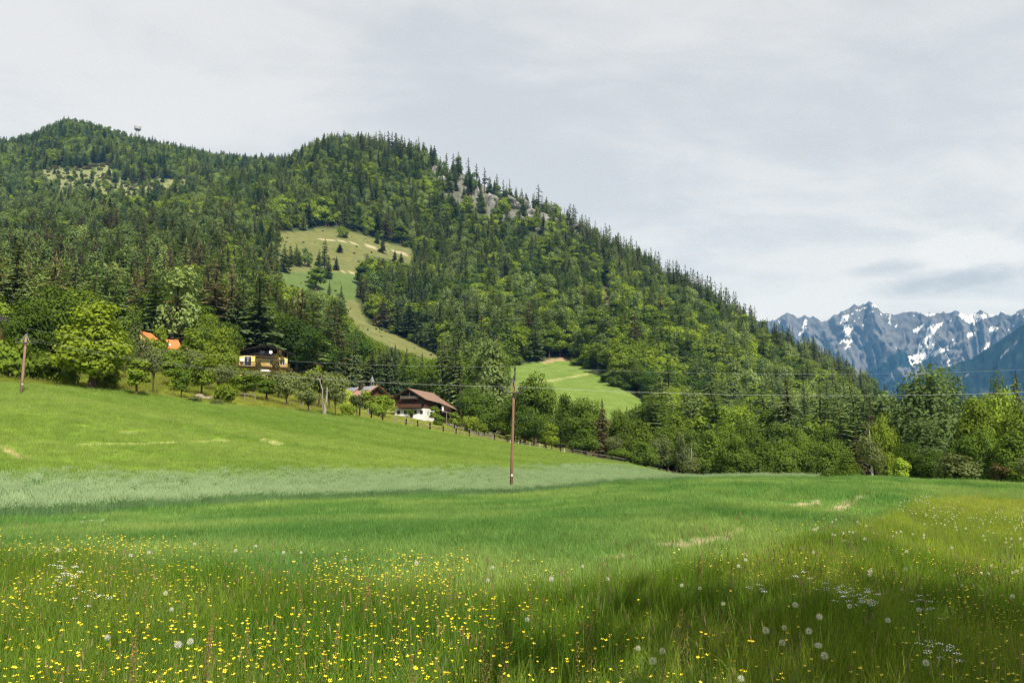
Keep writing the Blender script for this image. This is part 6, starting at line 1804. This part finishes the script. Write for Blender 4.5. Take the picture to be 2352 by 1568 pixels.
def sorrel_parts(seed):
    g2 = random.Random(seed); h_ = .68; b = g2.uniform(-.08, .08)
    st = MB(); sp2 = MB()
    st.tube([(0, 0, 0), (b * .4, 0, h_ * .5), (b, 0, h_)], [.0025, .002, .001], 3)
    for k in range(60):
        t = .55 + .45 * k / 60; c = Vector((b * t ** 1.3, 0, h_ * t)); a = k * 2.4; rr2 = .016 * (1.15 - t) * 2.2
        p = c + Vector((math.cos(a) * rr2, math.sin(a) * rr2, 0)); s = .0055
        sp2.add([p + Vector((0, 0, s)), p + Vector((math.cos(a + 1.6) * s, math.sin(a + 1.6) * s, -s * .6)), p - Vector((math.cos(a + 1.6) * s, math.sin(a + 1.6) * s, s * .6))], [(0, 1, 2)])
    return st.mesh('stem', M_STEM), sp2.mesh('flower_spike', M_SORREL)

BUT = [buttercup_parts(s) for s in range(5)]; CLK = [clock_parts(s) for s in range(4)]; UMB = [umbel_parts(s) for s in range(3)]; SOR = [sorrel_parts(s) for s in range(3)]
def flower(name, parts, label, cat, group, x, y, z, s, rz, tilt=0.0, tint=.5):
    t = thing(name, label, cat, (x, y, z), rz, group); t.scale = (s, s, s)
    t.rotation_euler = (random.uniform(-tilt, tilt), random.uniform(-tilt, tilt), rz)
    for me_ in parts:
        o = link(me_.name.split('.')[0], me_, t); o['tint'] = tint
    return t

# buttercups: drifts over the foreground, thinner to the right
th, rr_, X, Y = sample(26000, -TA, TA, 3.2, 13, 51)
px_, py_ = proj(X, Y, H(X, Y) + .5)
drift = fbm(X / 1.1 + 3, Y / 1.1, 3)
want = np.interp(px_, [0, 500, 900, 1150, 1500, 1800, 2352], [1.5, 1.3, .85, .26, .20, .24, .28]) * np.clip((drift - .40) * 5, .06, 1.2)
want = want * np.interp(py_, [1200, 1270, 1330, 1568], [.15, .5, 1, 1])
g_ = np.random.default_rng(8)
keep_ = (g_.random(len(X)) < want * 1.9) & (rr_ < f1t(th) + .2) & (py_ < 1640)
ix = np.nonzero(keep_)[0]; ix = ix[np.argsort(rr_[ix])]
inview = (px_[ix] > -5) & (px_[ix] < 2357) & (py_[ix] < 1572)
near = ix[inview][:285]; nearset = set(near.tolist()); restb = np.array([i for i in ix if i not in nearset])
def drift_words(x):
    return 'in the left foreground' if x < 600 else 'just left of the middle pole' if x < 1150 else 'just right of the middle pole' if x < 1650 else 'in the shaded corner'
for i in near:
    wds = drift_words(px_[i])
    flower('buttercup', BUT[i % 5], 'yellow buttercup on a thin stem ' + wds, 'flower', 'buttercups ' + wds, X[i], Y[i], float(H(X[i], Y[i])), g_.uniform(.42, .66), g_.uniform(0, 6.28), .2)
bj = [join_meshes('buttercup', list(b)) for b in BUT]
def flower_stuff(name, label, X_, Y_, protos, s0, s1, seed):
    g2 = np.random.default_rng(seed); n = len(X_); s = g2.uniform(s0, s1, n)
    return scatter(name, np.stack([X_, Y_, H(X_, Y_)], 1), np.stack([g2.normal(0, .08, n), g2.normal(0, .08, n), g2.uniform(0, 6.28, n)], 1), np.stack([s] * 3, 1), g2.integers(0, len(protos), n), np.full(n, .5), protos, label)
flower_stuff('buttercups', 'drifts of small yellow buttercups farther back in the meadow', X[restb], Y[restb], bj, .42, .66, 61)
th, rr_, X, Y = sample(9000, .12, TA, 11, 60, 52)
drift = fbm(X / 4 + 3, Y / 4, 3)
k_ = (rr_ < f1t(th)) & (g_.random(len(X)) < np.clip((drift - .47) * 6, .02, 1))
flower_stuff('buttercups', 'yellow flowers scattered over the mound at the right', X[k_], Y[k_], bj, .58, .85, 62)

# dandelion clocks
CLP = [(130,1262),(177,1262),(455,1249),(580,1252),(693,1269),(638,1268),(793,1286),(962,1292),(1130,1302),(1117,1334),(1337,1301),(383,1363),(395,1400),(426,1478),(396,1482),(231,1461),(1217,1420),(1488,1488),(1523,1518),(1525,1492),(1684,1559),(1765,1441),(1803,1440),(1784,1475),(1887,1417),(1912,1505),(1898,1485),(1672,1386),(1831,1390),(2147,1524),(1953,1392),(1990,1376),(2232,1345),(1870,1448),(2030,1420),(308,1273),(352,1268),(1283,1330),(1398,1330),(1573,1346),(1600,1350),(2115,1400),(1700,1300),(540,1266),(1880,1478),(2062,1352)]
def ray_at_height(x, y, hgt):
    sx, sy, t = ray(x, y)
    rr2 = np.geomspace(2.5, 70, 1500); g2 = H(sx * rr2, sy * rr2) + hgt
    hit = np.nonzero(g2 >= EYE + t * rr2)[0]
    if not len(hit): return None
    r2 = rr2[hit[0]]; return sx * r2, sy * r2
for k, (x, y) in enumerate(CLP):
    s = random.uniform(.70, .90)
    q = ray_at_height(x, y, .68 * s)
    if q is None: continue
    near_w = ('near the left edge' if x < 300 else 'among the left buttercups' if x < 700 else 'near the base of the middle pole' if x < 1350 else 'at the lit edge of the shade' if x < 1750 else 'in the shaded grass')
    row = 'closest row' if y > 1440 else 'middle distance' if y > 1330 else 'grass edge by the mown field'
    flower('dandelion_clock', CLK[k % 4], 'white dandelion clock ' + near_w + ', ' + row, 'flower', 'dandelion clocks ' + near_w + ', ' + row, q[0], q[1], float(H(*q)), s, random.uniform(0, 6.28), .06)
th, rr_, X, Y = sample(9000, .10, TA, 8.5, 45, 53, .75)
px_, py_ = proj(X, Y, H(X, Y) + .5)
k_ = (rr_ < f1t(th) - .3) & (g_.random(len(X)) < np.interp(rr_, [8, 9.5, 18, 25, 45], [.12, .45, .5, .22, .10])) & (fbm(X / 2, Y / 2, 3) > .42)
ix = np.nonzero(k_)[0]; ix = ix[np.argsort(rr_[ix])]
iv = (px_[ix] < 2352) & (py_[ix] < 1565)
nearc = ix[iv][:240]; restc = np.setdiff1d(ix, nearc)
for i in nearc:
    ww = 'beside the bare strip' if px_[i] < 1750 else 'above the shaded corner' if px_[i] < 2050 else 'toward the right edge'
    flower('dandelion_clock', CLK[i % 4], 'small pale dandelion clock on the sunny mound ' + ww, 'flower', 'dandelion clocks on the mound ' + ww, X[i], Y[i], float(H(X[i], Y[i])), g_.uniform(.72, .92), g_.uniform(0, 6.28), .06)
cj = [join_meshes('dandelion_clock', list(b)) for b in CLK]
flower_stuff('dandelion_clocks', 'white specks of dandelion clocks far up the mound', X[restc], Y[restc], cj, .8, 1.05, 63)
# cow parsley and sorrel
for k, (x, y, n_, lab) in enumerate([(140, 1336, 3, 'at the left, the tallest white umbels'), (165, 1320, 2, 'at the left, behind the tallest umbels'), (192, 1385, 2, 'at the left, among buttercups'), (205, 1204, 2, 'at the far left edge of the mown field'), (2165, 1498, 3, 'in the shaded right corner'), (2130, 1402, 2, 'at the upper edge of the shade'),
                                     (1935, 1362, 2, 'in the pale patch at the shade edge'), (1960, 1368, 2, 'in the pale patch at the shade edge'), (1985, 1376, 2, 'in the pale patch at the shade edge'), (2005, 1382, 2, 'in the pale patch at the shade edge'), (1900, 1352, 1, 'left of the pale patch at the shade edge'), (1850, 1350, 1, 'left of the pale patch at the shade edge'), (1760, 1352, 1, 'left of the pale patch at the shade edge')]):
    for j in range(n_):
        q = ray_at_height(x + random.uniform(-24, 24), y + random.uniform(-8, 8), .56)
        if q: flower('cow_parsley', UMB[(k + j) % 3], 'white cow parsley ' + lab, 'flower', 'white cow parsley ' + lab, q[0], q[1], float(H(*q)), random.uniform(.95, 1.1), random.uniform(0, 6.28), .08)
for k in range(46):
    x, y = random.uniform(300, 1700), random.uniform(1290, 1540)
    q = ray_at_height(x, y, .6)
    if q: 
        wds = drift_words(x)
        flower('sorrel', SOR[k % 3], 'thin reddish sorrel spike in the grass ' + wds, 'flower', 'sorrel spikes ' + wds, q[0], q[1], float(H(*q)), random.uniform(.9, 1.1), random.uniform(0, 6.28), .08)
